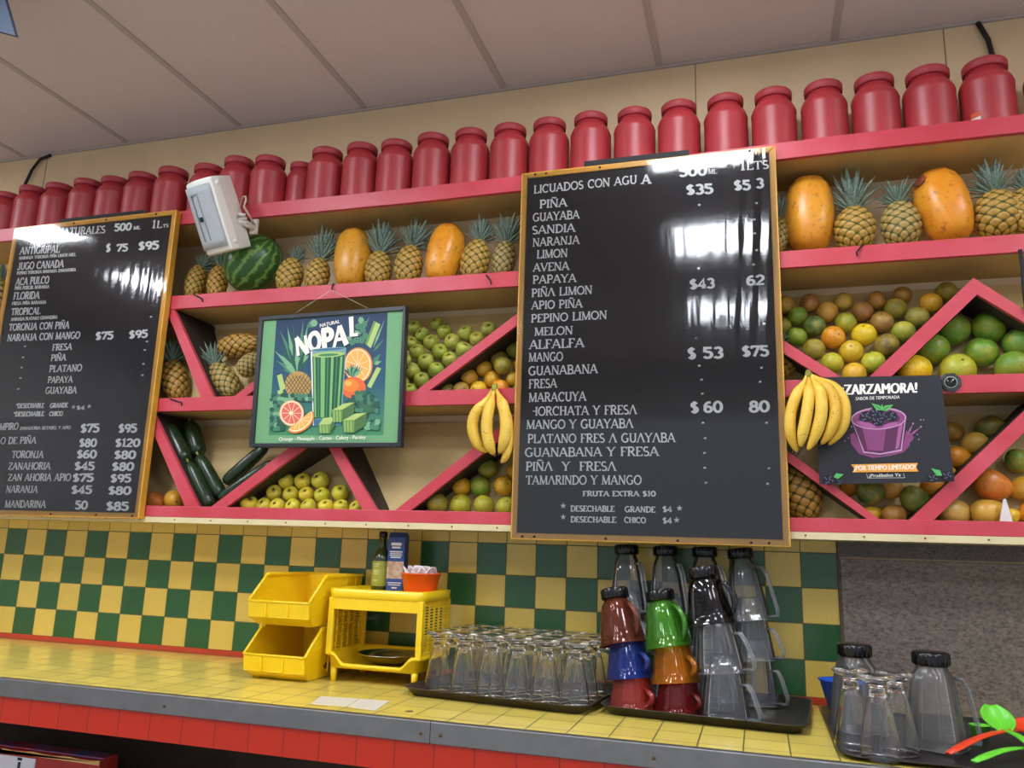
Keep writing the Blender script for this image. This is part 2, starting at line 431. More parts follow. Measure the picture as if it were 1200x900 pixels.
# tiled splashback, red tile row at its foot, granite slab on its right
struct(MB().box(-4.9, 0.2385, -.010, -.0005, 1.028, 1.53).build('wall_tiles', M_WALLT))
struct(MB().box(-4.9, 0.2385, -.014, -.0005, 1.006, 1.028).build('baseboard_back', M_TRIM))
b = MB().box(0.246, 1.6, -.022, -.0005, 1.008, 1.452)
struct(b.build('wall_granite', M_GRAN, bevel=.002))
struct(MB().box(0.246, 1.6, -.016, -.0005, 1.458, 1.53).build('wall_granite_upper', M_GRAN2))
struct(MB().box(0.2385, 0.246, -.018, -.0005, 1.008, 1.53).build('trim_5', mat('brown_joint', (92, 72, 52), 0.6)))

# ------------------------------------------------------------------ ceiling lights
first = None
n = 0
for iy, y in enumerate(LAMP_Y):
    for ix, x in enumerate(LAMP_X):
        yy = y + (-.06, -.42, .10, 0)[ix] if iy == 0 else y
        row = ('row nearest the fruit shelves', 'middle row of lights', 'row farthest from the shelves')[iy]
        lab = 'square white ceiling light, %s from the left in the %s' % (ORD[ix], row)
        if first is None:
            first = t = thing('ceiling_light', lab, 'ceiling light', (x, yy, ZC), 'ceiling lights')
            b = MB()
            for a0, a1, c0, c1 in ((-.26, .26, -.26, -.24), (-.26, .26, .24, .26), (-.26, -.24, -.24, .24), (.24, .26, -.24, .24)):
                b.box(a0, a1, c0, c1, -.035, -.0005)
            b.build('frame', M_WHITEPL, t)
            MB().box(-.24, .24, -.24, .24, -.030, -.008).build('diffuser', M_LAMP, t)
        else:
            t = dup(first); t.location = (x, yy, ZC); t['label'] = lab

# ------------------------------------------------------------------ counter
ct = thing('counter', 'long counter with yellow tiled top, steel edge and red tile front', 'counter', (0, 0, 0))
ZT = 1.007
MB().box(-4.9, 1.6, -.735, -.0235, 0.962, ZT).build('worktop', M_TILEY, ct)
b = MB().box(-4.9, 1.6, -.757, -.7355, 0.955, ZT + .002)
b.build('metal_edge', M_STEEL, ct, bevel=.003)
for x in (-1.64, -0.845, -0.79, -0.25, -2.4, 0.35):
    MB().lathe([(0.0, 0), (.0035, 0), (.0045, -.002), (.002, -.003), (0, -.003)], 10, T=Matrix.Translation((x, -.757, .978)) @ Matrix.Rotation(-PI / 2, 4, 'X')).build('screw', M_BRONZE, ct)
MB().box(-.820, -.8185, -.758, -.7355, 0.955, ZT + .0022).build('edge_joint', M_BLACKM, ct)
MB().box(-4.9, 1.6, -.750, -.715, 0.880, 0.954).build('tile_front', M_TILER, ct)
MB().box(-4.9, 1.6, -.714, -.03, 0.90, 0.961).build('underside_panel', M_SHADOWWALL, ct)
MB().box(-4.9, 1.6, -.06, -.03, 0.0, 0.90).build('back_panel', M_SHADOWWALL, ct)
MB().box(-4.9, 1.6, -.70, -.061, 0.52, 0.55).build('lower_shelf', M_SHADOWWALL, ct)
for x in (-4.85, -3.2, -0.9, 1.5):
    MB().box(x, x + .05, -.70, -.061, 0.0, 0.52).build('support_panel', M_SHADOWWALL, ct)
b = MB()
b.add([(-1.243, -.575, ZT + .0008), (-1.128, -.560, ZT + .0008), (-1.105, -.672, ZT + .0008), (-1.213, -.682, ZT + .0008)], [(0, 1, 2, 3)])
b.add([(-1.124, -.560, ZT + .0008), (-1.033, -.550, ZT + .0008), (-1.010, -.686, ZT + .0008), (-1.101, -.674, ZT + .0008)], [(0, 1, 2, 3)])
b.build('white_tile_patch', mat('white_tile', (224, 220, 206), 0.25), ct, solid=.0012)['label'] = 'two white replacement tiles in the yellow counter top'
MB().lathe([(0, ZT), (.012, ZT), (.010, ZT + .0012), (0, ZT + .0012)], 16, T=Matrix.Translation((-.925, -.655, 0))).build('worn_spot', mat('worn_spot_brown', (110, 96, 60), 0.5), ct)

# carton under the counter
cb = thing('cardboard_carton', 'torn red cardboard carton with a white paper sign under the counter', 'box', (-2.5, -.55, .551))
MB().box(-.60, .54, -.075, .0, 0, .218).build('carton_body', mat('red_carton', (168, 40, 30), 0.6, var=0.2), cb)
b = MB()
pts = [(-.60, .219)] + [(-.60 + .038 * i, .2175 + .0025 * math.sin(i * 1.7) - (.014 if i in (17, 18, 19) else 0)) for i in range(1, 31)] + [(.54, .214), (.54, .206), (-.60, .210)]
b.prism(pts, -.078, -.0752)
b.build('torn_edge', mat('torn_card', (206, 160, 96), 0.8), cb)
MB().box(-.60, .54, -.06, -.005, .219, .223).build('printed_top', mat('printed_card', (90, 110, 170), 0.6, col2=(190, 60, 60), vscale=20), cb)
MB().box(-.58, .293, -.0785, -.0758, .003, .20).build('paper_sign', mat('white_paper', (214, 208, 214), 0.7), cb)
b = MB().box(.225, .236, -.0795, -.0786, .155, .185).box(.221, .240, -.0795, -.0786, .190, .198).box(.13, .15, -.0795, -.0786, .09, .13)
b.build('print', M_BLACKM, cb)

# ------------------------------------------------------------------ fruit shelf unit
SH = thing('fruit_shelf', 'pink-edged wooden fruit shelf unit with slanted dividers along the wall', 'shelf', (0, 0, 0))
XL, XR = -4.9, 1.55
YF = -.256
TIERS = {'S1': (2.775, 2.718), 'S2': (2.403, 2.347), 'S3': (1.984, 1.931), 'S4': (1.567, 1.526)}
BOARD_TOP = {'S1': 2.765, 'S2': 2.392, 'S3': 1.964, 'S4': 1.546}
for k, (zt, zb) in TIERS.items():
    MB().box(XL, XR, YF + .0185, -.0005, zb + .006, BOARD_TOP[k]).build('shelf_board', M_WOOD, SH)
    if k == 'S1':      # the top edge sags a little
        xs = [XL, -3.2, -1.9, -1.2, -.6, .3, XR]; dz = [0.002, 0.002, -.010, -.016, -.012, .006, .010]
        v = []
        for x, d in zip(xs, dz): v += [(x, YF, zb + d), (x, YF + .018, zb + d), (x, YF + .018, zt + d), (x, YF, zt + d)]
        loops = [v[i * 4:i * 4 + 4] for i in range(len(xs))]
        MB().loft(loops, smooth=False).build('front_edge', M_PINK, SH)
    else:
        MB().box(XL, XR, YF, YF + .018, zb, zt).build('front_edge', M_PINK, SH, bevel=.0015)
MB().box(XL, XR, YF - .0003, -.0105, 1.505, 1.5255).build('cream_strip', M_CREAM, SH)
for i in range(34):
    x = -4.0 + .159 * i
    if -3.4 < x < 1.1:
        MB().lathe([(0, 0), (.003, 0), (.003, -.0015), (0, -.002)], 8, T=Matrix.Translation((x, YF - .0003, 1.516)) @ Matrix.Rotation(-PI / 2, 4, 'X')).build('screw', M_BRONZE, SH)
# sloping boards the fruit lies on
for zt, zb, top in ((1.546, 1.931, 'S4'), (1.964, 2.347, 'S3')):
    v = [(-.150, zt + .001), (-.015, zt + .361), (-.009, zt + .359), (-.141, zt + .001)]
    MB().prism(v, XL, XR, plane='yz').build('sloping_board', M_RAMP, SH)
# slanted dividers: pink front strip, dark plank behind it
def divider(a, b2, c, d):
    MB().prism([a, b2, c, d], YF + .004, YF + .020).build('divider_edge', M_PINK, SH)
    e = .004
    MB().prism([a, b2, c, d], YF + .0205, -.004).build('divider_plank', M_DARKSIDE, SH)
divider((-2.041, 1.984), (-1.981, 1.984), (-2.214, 2.347), (-2.252, 2.347))
divider((-1.889, 1.984), (-1.838, 1.984), (-1.470, 2.235), (-1.515, 2.250))
divider((-1.262, 1.984), (-1.212, 1.984), (-1.470, 2.235), (-1.515, 2.250))
divider((-1.142, 1.984), (-1.090, 1.984), (-.575, 2.347), (-.637, 2.347))
divider((.262, 1.984), (.210, 1.984), (-.06, 2.182), (-.06, 2.228))
divider((.329, 1.984), (.390, 1.984), (.638, 2.226), (.632, 2.278))
divider((.972, 1.984), (.937, 1.984), (.638, 2.226), (.632, 2.278))
divider((-2.057, 1.567), (-1.996, 1.567), (-2.256, 1.931), (-2.297, 1.931))
divider((-1.941, 1.567), (-1.873, 1.567), (-1.483, 1.845), (-1.525, 1.862))
divider((-1.317, 1.567), (-1.262, 1.567), (-1.478, 1.862), (-1.524, 1.862))
divider((-1.192, 1.567), (-1.134, 1.567), (-.662, 1.931), (-.722, 1.931))
divider((.304, 1.567), (.336, 1.567), (-.10, 1.926), (-.13, 1.908))
divider((.416, 1.567), (.478, 1.567), (.838, 1.931), (.784, 1.931))
# bent nails that the signs hang from
def nail(x, z, dx, dz):
    MB().tube([(x - dx, YF + .006, z + dz), (x - dx, YF - .002, z + dz + .004), (x, YF - .010, z), (x + .002, YF - .009, z - .012)], .0028, 6).build('bent_nail', M_BLACKM, SH)
nail(-2.075, 2.378, .05, .020); nail(-.872, 2.368, .02, .022); nail(.316, 2.378, -.02, .022); nail(-2.115, 1.962, .06, .012); nail(-1.50, 2.388, 0.0, .012)
# ------------------------------------------------------------------ measured positions (metres)
BIG = [('LICUADOS CON AGU', -0.7183, -0.3557, 2.6725, 2.6713, 0.0304, 's'), ('A', -0.3404, -0.3099, 2.6671, 2.6655, 0.0331, 'b'), ('500', -0.2159, -0.1253, 2.6796, 2.6758, 0.0342, 'b'), ('ML', -0.1223, -0.0933, 2.6787, 2.677, 0.0161, 's'), ('1', -0.0213, -0.0043, 2.6792, 2.6789, 0.0336, 'b'), ('LTS', -0.0014, 0.0689, 2.6793, 2.676, 0.0286, 's'), ('PIÑA', -0.6962, -0.5962, 2.6147, 2.6124, 0.0305, 's'), ('GUAYABA', -0.7196, -0.5523, 2.5679, 2.5638, 0.0303, 's'), ('SANDIA', -0.7208, -0.5667, 2.5208, 2.517, 0.0301, 's'), ('NARANJA', -0.7171, -0.551, 2.4753, 2.472, 0.0299, 's'), ('LIMON', -0.7013, -0.5914, 2.4308, 2.4279, 0.0297, 's'), ('AVENA', -0.713, -0.585, 2.3839, 2.381, 0.0295, 's'), ('PAPAYA', -0.7135, -0.56, 2.3397, 2.3364, 0.0293, 's'), ('PIÑΛ LIMON', -0.7162, -0.505, 2.2926, 2.2911, 0.029, 's'), ('APIO PIÑA', -0.715, -0.5377, 2.2489, 2.2456, 0.0288, 's'), ('PEPINO LIMON', -0.7153, -0.4546, 2.2023, 2.2016, 0.0285, 's'), ('MELON', -0.7021, -0.5688, 2.1554, 2.1544, 0.0285, 's'), ('$35', -0.1944, -0.1069, 2.6131, 2.6087, 0.0338, 'b'), ('$5', -0.0422, 0.0108, 2.6129, 2.6088, 0.0333, 'b'), ('3', 0.0264, 0.0515, 2.6127, 2.6115, 0.0331, 'b'), ('$43', -0.1877, -0.1081, 2.2859, 2.2852, 0.0321, 'b'), ('62', -0.0119, 0.0442, 2.287, 2.2862, 0.0315, 'b'), ('"', -0.1569, -0.1482, 2.5683, 2.5674, 0.008, 'b'), ('"', -0.1618, -0.1531, 2.3937, 2.393, 0.0078, 'b'), ('"', -0.1624, -0.1538, 2.3496, 2.3489, 0.0077, 'b'), ('"', 0.0226, 0.031, 2.5565, 2.5556, 0.0078, 'b'), ('"', 0.0141, 0.0224, 2.5012, 2.5004, 0.0077, 'b'), ('"', 0.0141, 0.0224, 2.454, 2.4533, 0.0077, 'b'), ('"', 0.018, 0.0263, 2.3969, 2.3963, 0.0076, 'b'), ('"', 0.0077, 0.016, 2.3498, 2.3492, 0.0076, 'b'), ('"', 0.0232, 0.0313, 2.2227, 2.2222, 0.0074, 'b'), ('"', 0.0333, 0.0414, 2.1543, 2.1539, 0.0073, 'b'), ('"', -0.1744, -0.1659, 2.118, 2.1176, 0.0075, 'b'), ('ALFALFA', -0.7192, -0.5299, 2.1097, 2.1089, 0.0311, 's'), ('MANGO', -0.7196, -0.6012, 2.0663, 2.065, 0.0301, 's'), ('GUANABANA', -0.7199, -0.4839, 2.0191, 2.0192, 0.0305, 's'), ('FRESA', -0.717, -0.6196, 1.9745, 1.9749, 0.0306, 's'), ('MARACUYA', -0.7157, -0.5212, 1.9287, 1.9289, 0.0302, 's'), ('hORCHATA Y FRESΛ', -0.7079, -0.3567, 1.8823, 1.8814, 0.0297, 's'), ('MANGO Y GUAYABΛ', -0.7213, -0.368, 1.8381, 1.8374, 0.0295, 's'), ('PLΛTΛNO FRES Λ GUΛYΛBA', -0.7159, -0.2368, 1.7916, 1.791, 0.029, 's'), ('GUANABANA Y FRESA', -0.7243, -0.2881, 1.7464, 1.7482, 0.029, 's'), ('PIÑΛ  Y  FRESΛ', -0.7197, -0.4217, 1.7006, 1.7013, 0.029, 's'), ('TAMΛRINDO Y MANGO', -0.7177, -0.342, 1.6559, 1.6587, 0.0286, 's'), ('FRUTA EXTRA $10', -0.5288, -0.2983, 1.6206, 1.6226, 0.0163, 'b'), ('★', -0.6014, -0.5812, 1.5792, 1.5795, 0.0195, 'b'), ('DESECHABLE', -0.5672, -0.4263, 1.5723, 1.5733, 0.0178, 'b'), ('GRANDE', -0.3951, -0.3, 1.5731, 1.5733, 0.0174, 'b'), ('$4', -0.2783, -0.2489, 1.5751, 1.5756, 0.0173, 'b'), ('★', -0.2367, -0.2168, 1.5773, 1.5776, 0.0201, 'b'), ('★', -0.6007, -0.5806, 1.5441, 1.5446, 0.0194, 'b'), ('DESECHABLE', -0.5666, -0.4209, 1.5382, 1.5398, 0.0177, 'b'), ('CHICO', -0.3965, -0.3291, 1.5403, 1.5403, 0.0174, 'b'), ('$4', -0.2785, -0.2492, 1.5407, 1.5413, 0.0172, 'b'), ('★', -0.2456, -0.2257, 1.5414, 1.5418, 0.02, 'b'), ('$', -0.1972, -0.1694, 2.0556, 2.0545, 0.0355, 'b'), ('53', -0.1497, -0.0863, 2.0553, 2.0543, 0.0352, 'b'), ('$75', -0.0314, 0.0491, 2.0567, 2.0549, 0.0332, 'b'), ('$', -0.1908, -0.1634, 1.8821, 1.8816, 0.0345, 'b'), ('60', -0.1504, -0.0921, 1.8828, 1.8825, 0.0343, 'b'), ('80', -0.015, 0.0456, 1.8817, 1.8813, 0.0337, 'b'), ('"', -0.1654, -0.1567, 2.0275, 2.0272, 0.0076, 'b'), ('"', 0.0214, 0.0298, 2.0141, 2.0138, 0.0075, 'b'), ('"', -0.1589, -0.1502, 1.9824, 1.9821, 0.0076, 'b'), ('"', 0.016, 0.0243, 1.9703, 1.9701, 0.0074, 'b'), ('"', -0.1574, -0.1488, 1.9377, 1.9375, 0.0075, 'b'), ('"', -0.1568, -0.1482, 1.8458, 1.8456, 0.0074, 'b'), ('"', 0.0307, 0.0389, 1.843, 1.8429, 0.0073, 'b'), ('"', -0.1511, -0.1426, 1.7977, 1.7976, 0.0074, 'b'), ('"', -0.154, -0.1455, 1.7522, 1.7522, 0.0073, 'b'), ('"', -0.1541, -0.1456, 1.7064, 1.7064, 0.0073, 'b'), ('"', 0.0332, 0.0413, 1.7054, 1.7054, 0.0071, 'b'), ('"', -0.1513, -0.1429, 1.6609, 1.661, 0.0072, 'b'), ('"', 0.0283, 0.0364, 1.6594, 1.6595, 0.007, 'b'), ('"', -0.1743, -0.1655, 2.1173, 2.1169, 0.0078, 'b')]
LEFT = [('NATURALES', -2.8382, -2.5827, 2.7038, 2.6916, 0.033, 's'), ('500', -2.5377, -2.4489, 2.6956, 2.6932, 0.0324, 'b'), ('ML', -2.4382, -2.4034, 2.6946, 2.693, 0.0145, 'b'), ('1', -2.3454, -2.3274, 2.6909, 2.69, 0.0352, 'b'), ('L', -2.3221, -2.296, 2.6903, 2.6887, 0.0319, 's'), ('TS', -2.2917, -2.2623, 2.6899, 2.6888, 0.0143, 's'), ('ANTIGRIPAL', -3.0329, -2.8118, 2.6329, 2.624, 0.0333, 's'), ('NARANJA TORONJA PIÑA LIMON MIEL', -3.0311, -2.7211, 2.6088, 2.6013, 0.014, 's'), ('$', -2.5667, -2.5415, 2.6064, 2.6052, 0.0355, 'b'), ('75', -2.5108, -2.4528, 2.6034, 2.6011, 0.032, 'b'), ('$95', -2.4012, -2.2977, 2.6015, 2.5969, 0.0348, 'b'), ('JUGO CANADA', -3.0317, -2.7781, 2.5619, 2.5559, 0.033, 's'), ('PEPINO TORONJA NARANJA ZANAHORIA', -3.0304, -2.709, 2.5405, 2.5332, 0.0139, 's'), ('ACA PULCO', -3.0277, -2.8447, 2.4922, 2.4886, 0.0328, 's'), ('PIÑA PEREJIL NARANJA', -3.0286, -2.8387, 2.472, 2.4666, 0.0147, 's'), ('FLORIDA', -3.0275, -2.8828, 2.4274, 2.4232, 0.0326, 's'), ('FRESA PIÑA NARANJA', -3.0296, -2.8422, 2.4034, 2.3984, 0.0145, 's'), ('TROPICAL', -3.0254, -2.8656, 2.3582, 2.3539, 0.0306, 's'), ('NARANJA PLATANO GRANADINA', -3.0201, -2.7689, 2.3323, 2.3289, 0.0144, 's'), ('TORONJA CON PIÑA', -3.0242, -2.6992, 2.2896, 2.2833, 0.0301, 's'), ('NARANJA CON MANGO', -3.0235, -2.6361, 2.2428, 2.2372, 0.0298, 's'), ('$75', -2.5564, -2.466, 2.2274, 2.2269, 0.032, 'b'), ('$95', -2.3893, -2.2973, 2.2256, 2.2257, 0.0315, 'b'), ('FRESA', -2.7717, -2.6687, 2.1912, 2.1914, 0.0278, 's'), ('PIÑA', -2.7709, -2.6913, 2.1468, 2.1468, 0.0277, 's'), ('"', -2.9251, -2.9134, 2.2118, 2.2112, 0.0079, 'b'), ('"', -2.9263, -2.9146, 2.1644, 2.1639, 0.0078, 'b'), ('"', -2.2979, -2.2874, 2.306, 2.3055, 0.0075, 'b'), ('"', -2.3019, -2.2914, 2.2045, 2.204, 0.0074, 'b'), ('"', -2.3071, -2.2966, 2.1701, 2.1696, 0.0074, 'b'), ('"', -2.3054, -2.295, 2.1128, 2.1125, 0.0073, 'b'), ('PLATANO', -2.7701, -2.6022, 2.1001, 2.0991, 0.0288, 's'), ('PAPAYA', -2.7695, -2.6403, 2.0546, 2.0531, 0.0271, 's'), ('GUAYABA', -2.7738, -2.612, 2.0096, 2.0077, 0.0284, 's'), ('*DESECHABLE', -2.9164, -2.7677, 1.9534, 1.9519, 0.0191, 'b'), ('GRANDE', -2.738, -2.646, 1.9505, 1.951, 0.0188, 'b'), ('★', -2.6273, -2.6061, 1.9428, 1.9424, 0.0186, 'b'), ('$4', -2.6011, -2.5591, 1.9408, 1.9399, 0.0155, 'b'), ('★', -2.5495, -2.5268, 1.9444, 1.9439, 0.017, 'b'), ('*DESECHABLE', -2.9225, -2.7611, 1.9186, 1.9174, 0.019, 'b'), ('CHICO', -2.7356, -2.6657, 1.9169, 1.9165, 0.0187, 'b'), ('MPIRO', -2.9858, -2.8863, 1.8618, 1.8637, 0.0285, 's'), ('ZANAHORIA BETABEL Y APIO', -2.878, -2.6156, 1.8621, 1.8619, 0.0132, 's'), ('$75', -2.5657, -2.4722, 1.8475, 1.848, 0.0335, 'b'), ('$95', -2.3799, -2.2913, 1.8454, 1.8451, 0.0329, 'b'), ('O DE PIÑA', -2.9697, -2.7807, 1.8042, 1.8051, 0.0281, 's'), ('$80', -2.5622, -2.4754, 1.7907, 1.7901, 0.0317, 'b'), ('$120', -2.3863, -2.2675, 1.7896, 1.7889, 0.0311, 'b'), ('TORONJA', -2.8976, -2.7325, 1.747, 1.7466, 0.0293, 's'), ('$60', -2.5665, -2.4678, 1.7455, 1.7453, 0.0315, 'b'), ('$80', -2.3833, -2.28, 1.743, 1.7428, 0.0309, 'b'), ('ZANAHORIA', -2.9058, -2.6881, 1.6991, 1.7004, 0.029, 's'), ('$45', -2.5695, -2.47, 1.6991, 1.6986, 0.0313, 'b'), ('$80', -2.3868, -2.2819, 1.6974, 1.6976, 0.0307, 'b'), ('ZAN AHORIA APIO', -2.8985, -2.5786, 1.6539, 1.6559, 0.0287, 's'), ('$75', -2.5706, -2.467, 1.653, 1.6537, 0.0311, 'b'), ('$95', -2.3866, -2.2882, 1.652, 1.6527, 0.0305, 'b'), ('NARANJA', -2.8987, -2.7348, 1.6066, 1.6076, 0.0287, 's'), ('$45', -2.5688, -2.4672, 1.6064, 1.6068, 0.0308, 'b'), ('$80', -2.3897, -2.2809, 1.6055, 1.6059, 0.0303, 'b'), ('MANDARINA', -2.8934, -2.6835, 1.5476, 1.5495, 0.0284, 's'), ('50', -2.5395, -2.4779, 1.5467, 1.5469, 0.032, 'b'), ('$85', -2.3897, -2.283, 1.5455, 1.5459, 0.0315, 'b'), ('"', -2.9256, -2.9133, 2.12, 2.1195, 0.0082, 'b'), ('"', -2.9228, -2.9105, 2.0753, 2.075, 0.0081, 'b'), ('"', -2.9256, -2.9133, 2.0287, 2.0284, 0.0081, 'b'), ('"', -2.3061, -2.2951, 2.1134, 2.113, 0.0077, 'b'), ('"', -2.3036, -2.2927, 2.0673, 2.067, 0.0077, 'b')]
GREEN_APPLES = [[(-1.2031,-0.1643,2.0053,0.0274)],[(-1.2428,-0.1538,2.039,0.0296),(-1.165,-0.154,2.0442,0.0313)],[(-1.208,-0.1414,2.0836,0.0326),(-1.1161,-0.1392,2.0842,0.0314)],[(-1.2533,-0.1236,2.1273,0.0321),(-1.1619,-0.1271,2.1204,0.0327),(-1.0702,-0.1224,2.1265,0.0305)],[(-1.2046,-0.1121,2.1617,0.0331),(-1.1163,-0.1109,2.161,0.0319),(-1.0245,-0.1076,2.1664,0.0306)],[(-1.244,-0.0938,2.2027,0.0305),(-1.1581,-0.0964,2.201,0.0322),(-1.0716,-0.0972,2.2006,0.0329),(-0.9775,-0.0912,2.2073,0.0297)],[(-1.2009,-0.0806,2.2374,0.0305),(-1.1152,-0.0778,2.2448,0.0303),(-1.0257,-0.0821,2.2354,0.031),(-0.939,-0.0758,2.249,0.0298)],[(-1.2443,-0.0678,2.2731,0.0309),(-1.1543,-0.0618,2.2828,0.0286)]]
UPPER_ORANGES = [[(-1.0499,-0.1724,1.9953,0.0326,'gb'),(-0.9923,-0.1909,1.9951,0.0324,'br'),(-0.9314,-0.1804,1.9966,0.034,'ye'),(-0.8468,-0.1875,1.9973,0.0347,'or'),(-0.782,-0.1729,1.9911,0.0281,'gy')],[(-0.9758,-0.1564,2.0461,0.0354,'yo'),(-0.8877,-0.1584,2.0371,0.0342,'yo'),(-0.8098,-0.1559,2.0356,0.0312,'yo')],[(-0.9265,-0.1399,2.0823,0.0327,'yo'),(-0.8452,-0.1777,2.0819,0.0353,'gb'),(-0.7902,-0.138,2.0884,0.0323,'yo')],[(-0.8742,-0.1299,2.1174,0.0358,'gb'),(-0.8225,-0.1152,2.1536,0.0338,'gb')]]
YELLOW_APPLES = [[(-1.8263,-0.1844,1.5815,0.036),(-1.7639,-0.1768,1.5774,0.0316),(-1.7054,-0.177,1.5771,0.0313),(-1.6405,-0.1766,1.5769,0.0311),(-1.5746,-0.1761,1.5772,0.0314),(-1.5031,-0.1773,1.5765,0.0307),(-1.4422,-0.1758,1.5764,0.0306),(-1.3808,-0.1716,1.5749,0.029)],[(-1.7407,-0.1541,1.627,0.0322),(-1.6686,-0.1553,1.6233,0.0315),(-1.6023,-0.1542,1.6225,0.0303),(-1.5353,-0.156,1.6198,0.0316),(-1.4622,-0.1555,1.6286,0.0333)],[(-1.7022,-0.1387,1.6706,0.0324),(-1.6321,-0.1395,1.6719,0.0337),(-1.5562,-0.1403,1.6766,0.0356)]]
LOWER_ORANGES = [[(-1.0671,-0.1781,1.5952,0.0436,'gb'),(-0.9803,-0.1769,1.5929,0.0408,'yg'),(-0.8966,-0.1742,1.5941,0.0389,'yg'),(-0.8169,-0.1736,1.5903,0.037,'yg')],[(-0.991,-0.1468,1.6576,0.0367,'yo'),(-0.9207,-0.1504,1.6579,0.0387,'gg'),(-0.8362,-0.1473,1.6624,0.0376,'yo')],[(-0.9035,-0.1247,1.7236,0.0393,'gb'),(-0.8083,-0.1217,1.7153,0.0323,'yo')]]
MIXED_ORANGES = [[(0.2998,-0.1777,2.0107,0.0415,'yo')],[(0.2403,-0.1555,2.0549,0.0369,'yg'),(0.359,-0.1587,2.0526,0.039,'yg')],[(0.1896,-0.1383,2.1054,0.0384,'gb'),(0.2995,-0.145,2.0929,0.0396,'yo'),(0.4031,-0.1404,2.1097,0.041,'dk')],[(0.1391,-0.1174,2.1555,0.0362,'gg'),(0.2497,-0.1268,2.1461,0.0406,'or'),(0.3415,-0.125,2.1515,0.0407,'ye'),(0.457,-0.1197,2.1559,0.0385,'gy')],[(0.0967,-0.0962,2.1999,0.0321,'gb'),(0.1966,-0.1062,2.1923,0.0381,'gk'),(0.2921,-0.1021,2.2002,0.0378,'gy'),(0.3982,-0.1057,2.1954,0.0391,'br'),(0.5026,-0.1007,2.2083,0.0388,'gb')],[(0.1474,-0.0866,2.2349,0.0349,'gg'),(0.2398,-0.0858,2.2438,0.0374,'yb'),(0.3466,-0.0859,2.2388,0.036,'br'),(0.4445,-0.0848,2.2442,0.0366,'gb'),(0.5492,-0.0803,2.2575,0.0372,'yo')],[(0.109,-0.0672,2.2823,0.0335,'yb'),(0.1876,-0.0686,2.2829,0.0351,'br'),(0.2913,-0.0677,2.2816,0.0338,'yb'),(0.3926,-0.0677,2.2802,0.0334,'br'),(0.4715,-0.0595,2.2956,0.0314,'br'),(0.5992,-0.0624,2.298,0.0346,'gb')]]
POMELOS = [[(0.4675,-0.1858,2.016,0.0528,'ye'),(0.5852,-0.186,2.015,0.0526,'yg'),(0.7318,-0.1857,2.0153,0.0529,'gg')],[(0.5277,-0.1569,2.0877,0.0508,'gg'),(0.658,-0.1611,2.072,0.0491,'gg'),(0.7624,-0.1504,2.0984,0.0484,'gg')],[(0.5945,-0.1329,2.1527,0.0511,'gg'),(0.6905,-0.1315,2.1553,0.0508,'gg'),(0.7958,-0.1266,2.177,0.0452,'gg')]]
MANGOS = [[(0.3317,-0.1642,1.5855,0.0267,'ye'),(0.3893,-0.1773,1.5819,0.0359,'br')],[(0.3274,-0.1786,1.6474,0.0407,'gk'),(0.4469,-0.1737,1.6294,0.0432,'gk')],[(0.2748,-0.139,1.6689,0.0326,'or'),(0.3873,-0.1434,1.6616,0.0343,'yb'),(0.4992,-0.1416,1.6704,0.0349,'or')],[(0.5846,-0.1126,1.7607,0.0364,'or'),(0.5469,-0.1178,1.7134,0.0278,'yo')],[(0.6347,-0.0949,1.8061,0.0376,'yb'),(0.5848,-0.0733,1.8445,0.0328,'br'),(0.6845,-0.0784,1.8572,0.0399,'gk')]]
MAMEYS = [[(0.5472,-0.1835,1.5909,0.0452,'tn'),(0.6329,-0.1909,1.5915,0.0458,'yb'),(0.6938,-0.1627,1.5861,0.0255,'ye'),(0.7442,-0.1664,1.6018,0.0305,'or')],[(0.6556,-0.1582,1.6733,0.0505,'ro'),(0.7414,-0.1486,1.667,0.0411,'yo')],[(0.7409,-0.1182,1.7461,0.0397,'gg')]]
LEFT_MANGOS = [[(-2.2647,-0.172,1.5905,0.0353,'ro'),(-2.1798,-0.1746,1.5965,0.04,'yo')]]
TOP_PINEAPPLES = [[[-2.2172,-0.165,2.4223],[-2.2181,-0.125,2.573],[-2.1569,-0.115,2.6451],0.049],[[-2.098,-0.165,2.4148],[-2.1162,-0.125,2.5653],[-2.0612,-0.115,2.6859],0.0485],[[-1.7651,-0.165,2.4165],[-1.7659,-0.125,2.5675],[-1.7215,-0.115,2.6429],0.0612],[[-1.6386,-0.165,2.4147],[-1.6435,-0.125,2.5579],[-1.6074,-0.115,2.7272],0.0574],[[-1.3675,-0.165,2.4156],[-1.3811,-0.125,2.5645],[-1.3637,-0.115,2.7306],0.0605],[[-1.2469,-0.165,2.4167],[-1.2489,-0.125,2.5781],[-1.1892,-0.115,2.7202],0.0628],[[-0.9843,-0.165,2.4138],[-0.9702,-0.125,2.578],[-0.9503,-0.115,2.6969],0.0627],[[-0.8682,-0.165,2.4176],[-0.8618,-0.125,2.5656],[-0.8542,-0.115,2.7064],0.0504],[[0.0826,-0.165,2.437],[0.098,-0.125,2.5688],[0.1086,-0.115,2.669],0.0427],[[0.3292,-0.15,2.4312],[0.3317,-0.125,2.5788],[0.3214,-0.115,2.7463],0.0748],[[0.4664,-0.154,2.4312],[0.4677,-0.125,2.5831],[0.4585,-0.115,2.6921],0.0702],[[0.7414,-0.138,2.4387],[0.7453,-0.125,2.5931],[0.7194,-0.115,2.7288],0.0815],[[0.8186,-0.152,2.4437],[0.8334,-0.125,2.5945],[0.83,-0.115,2.6935],0.069],[[-3.2644,-0.165,2.4181],[-3.3255,-0.125,2.5897],[-3.3439,-0.115,2.7004],0.0618]]
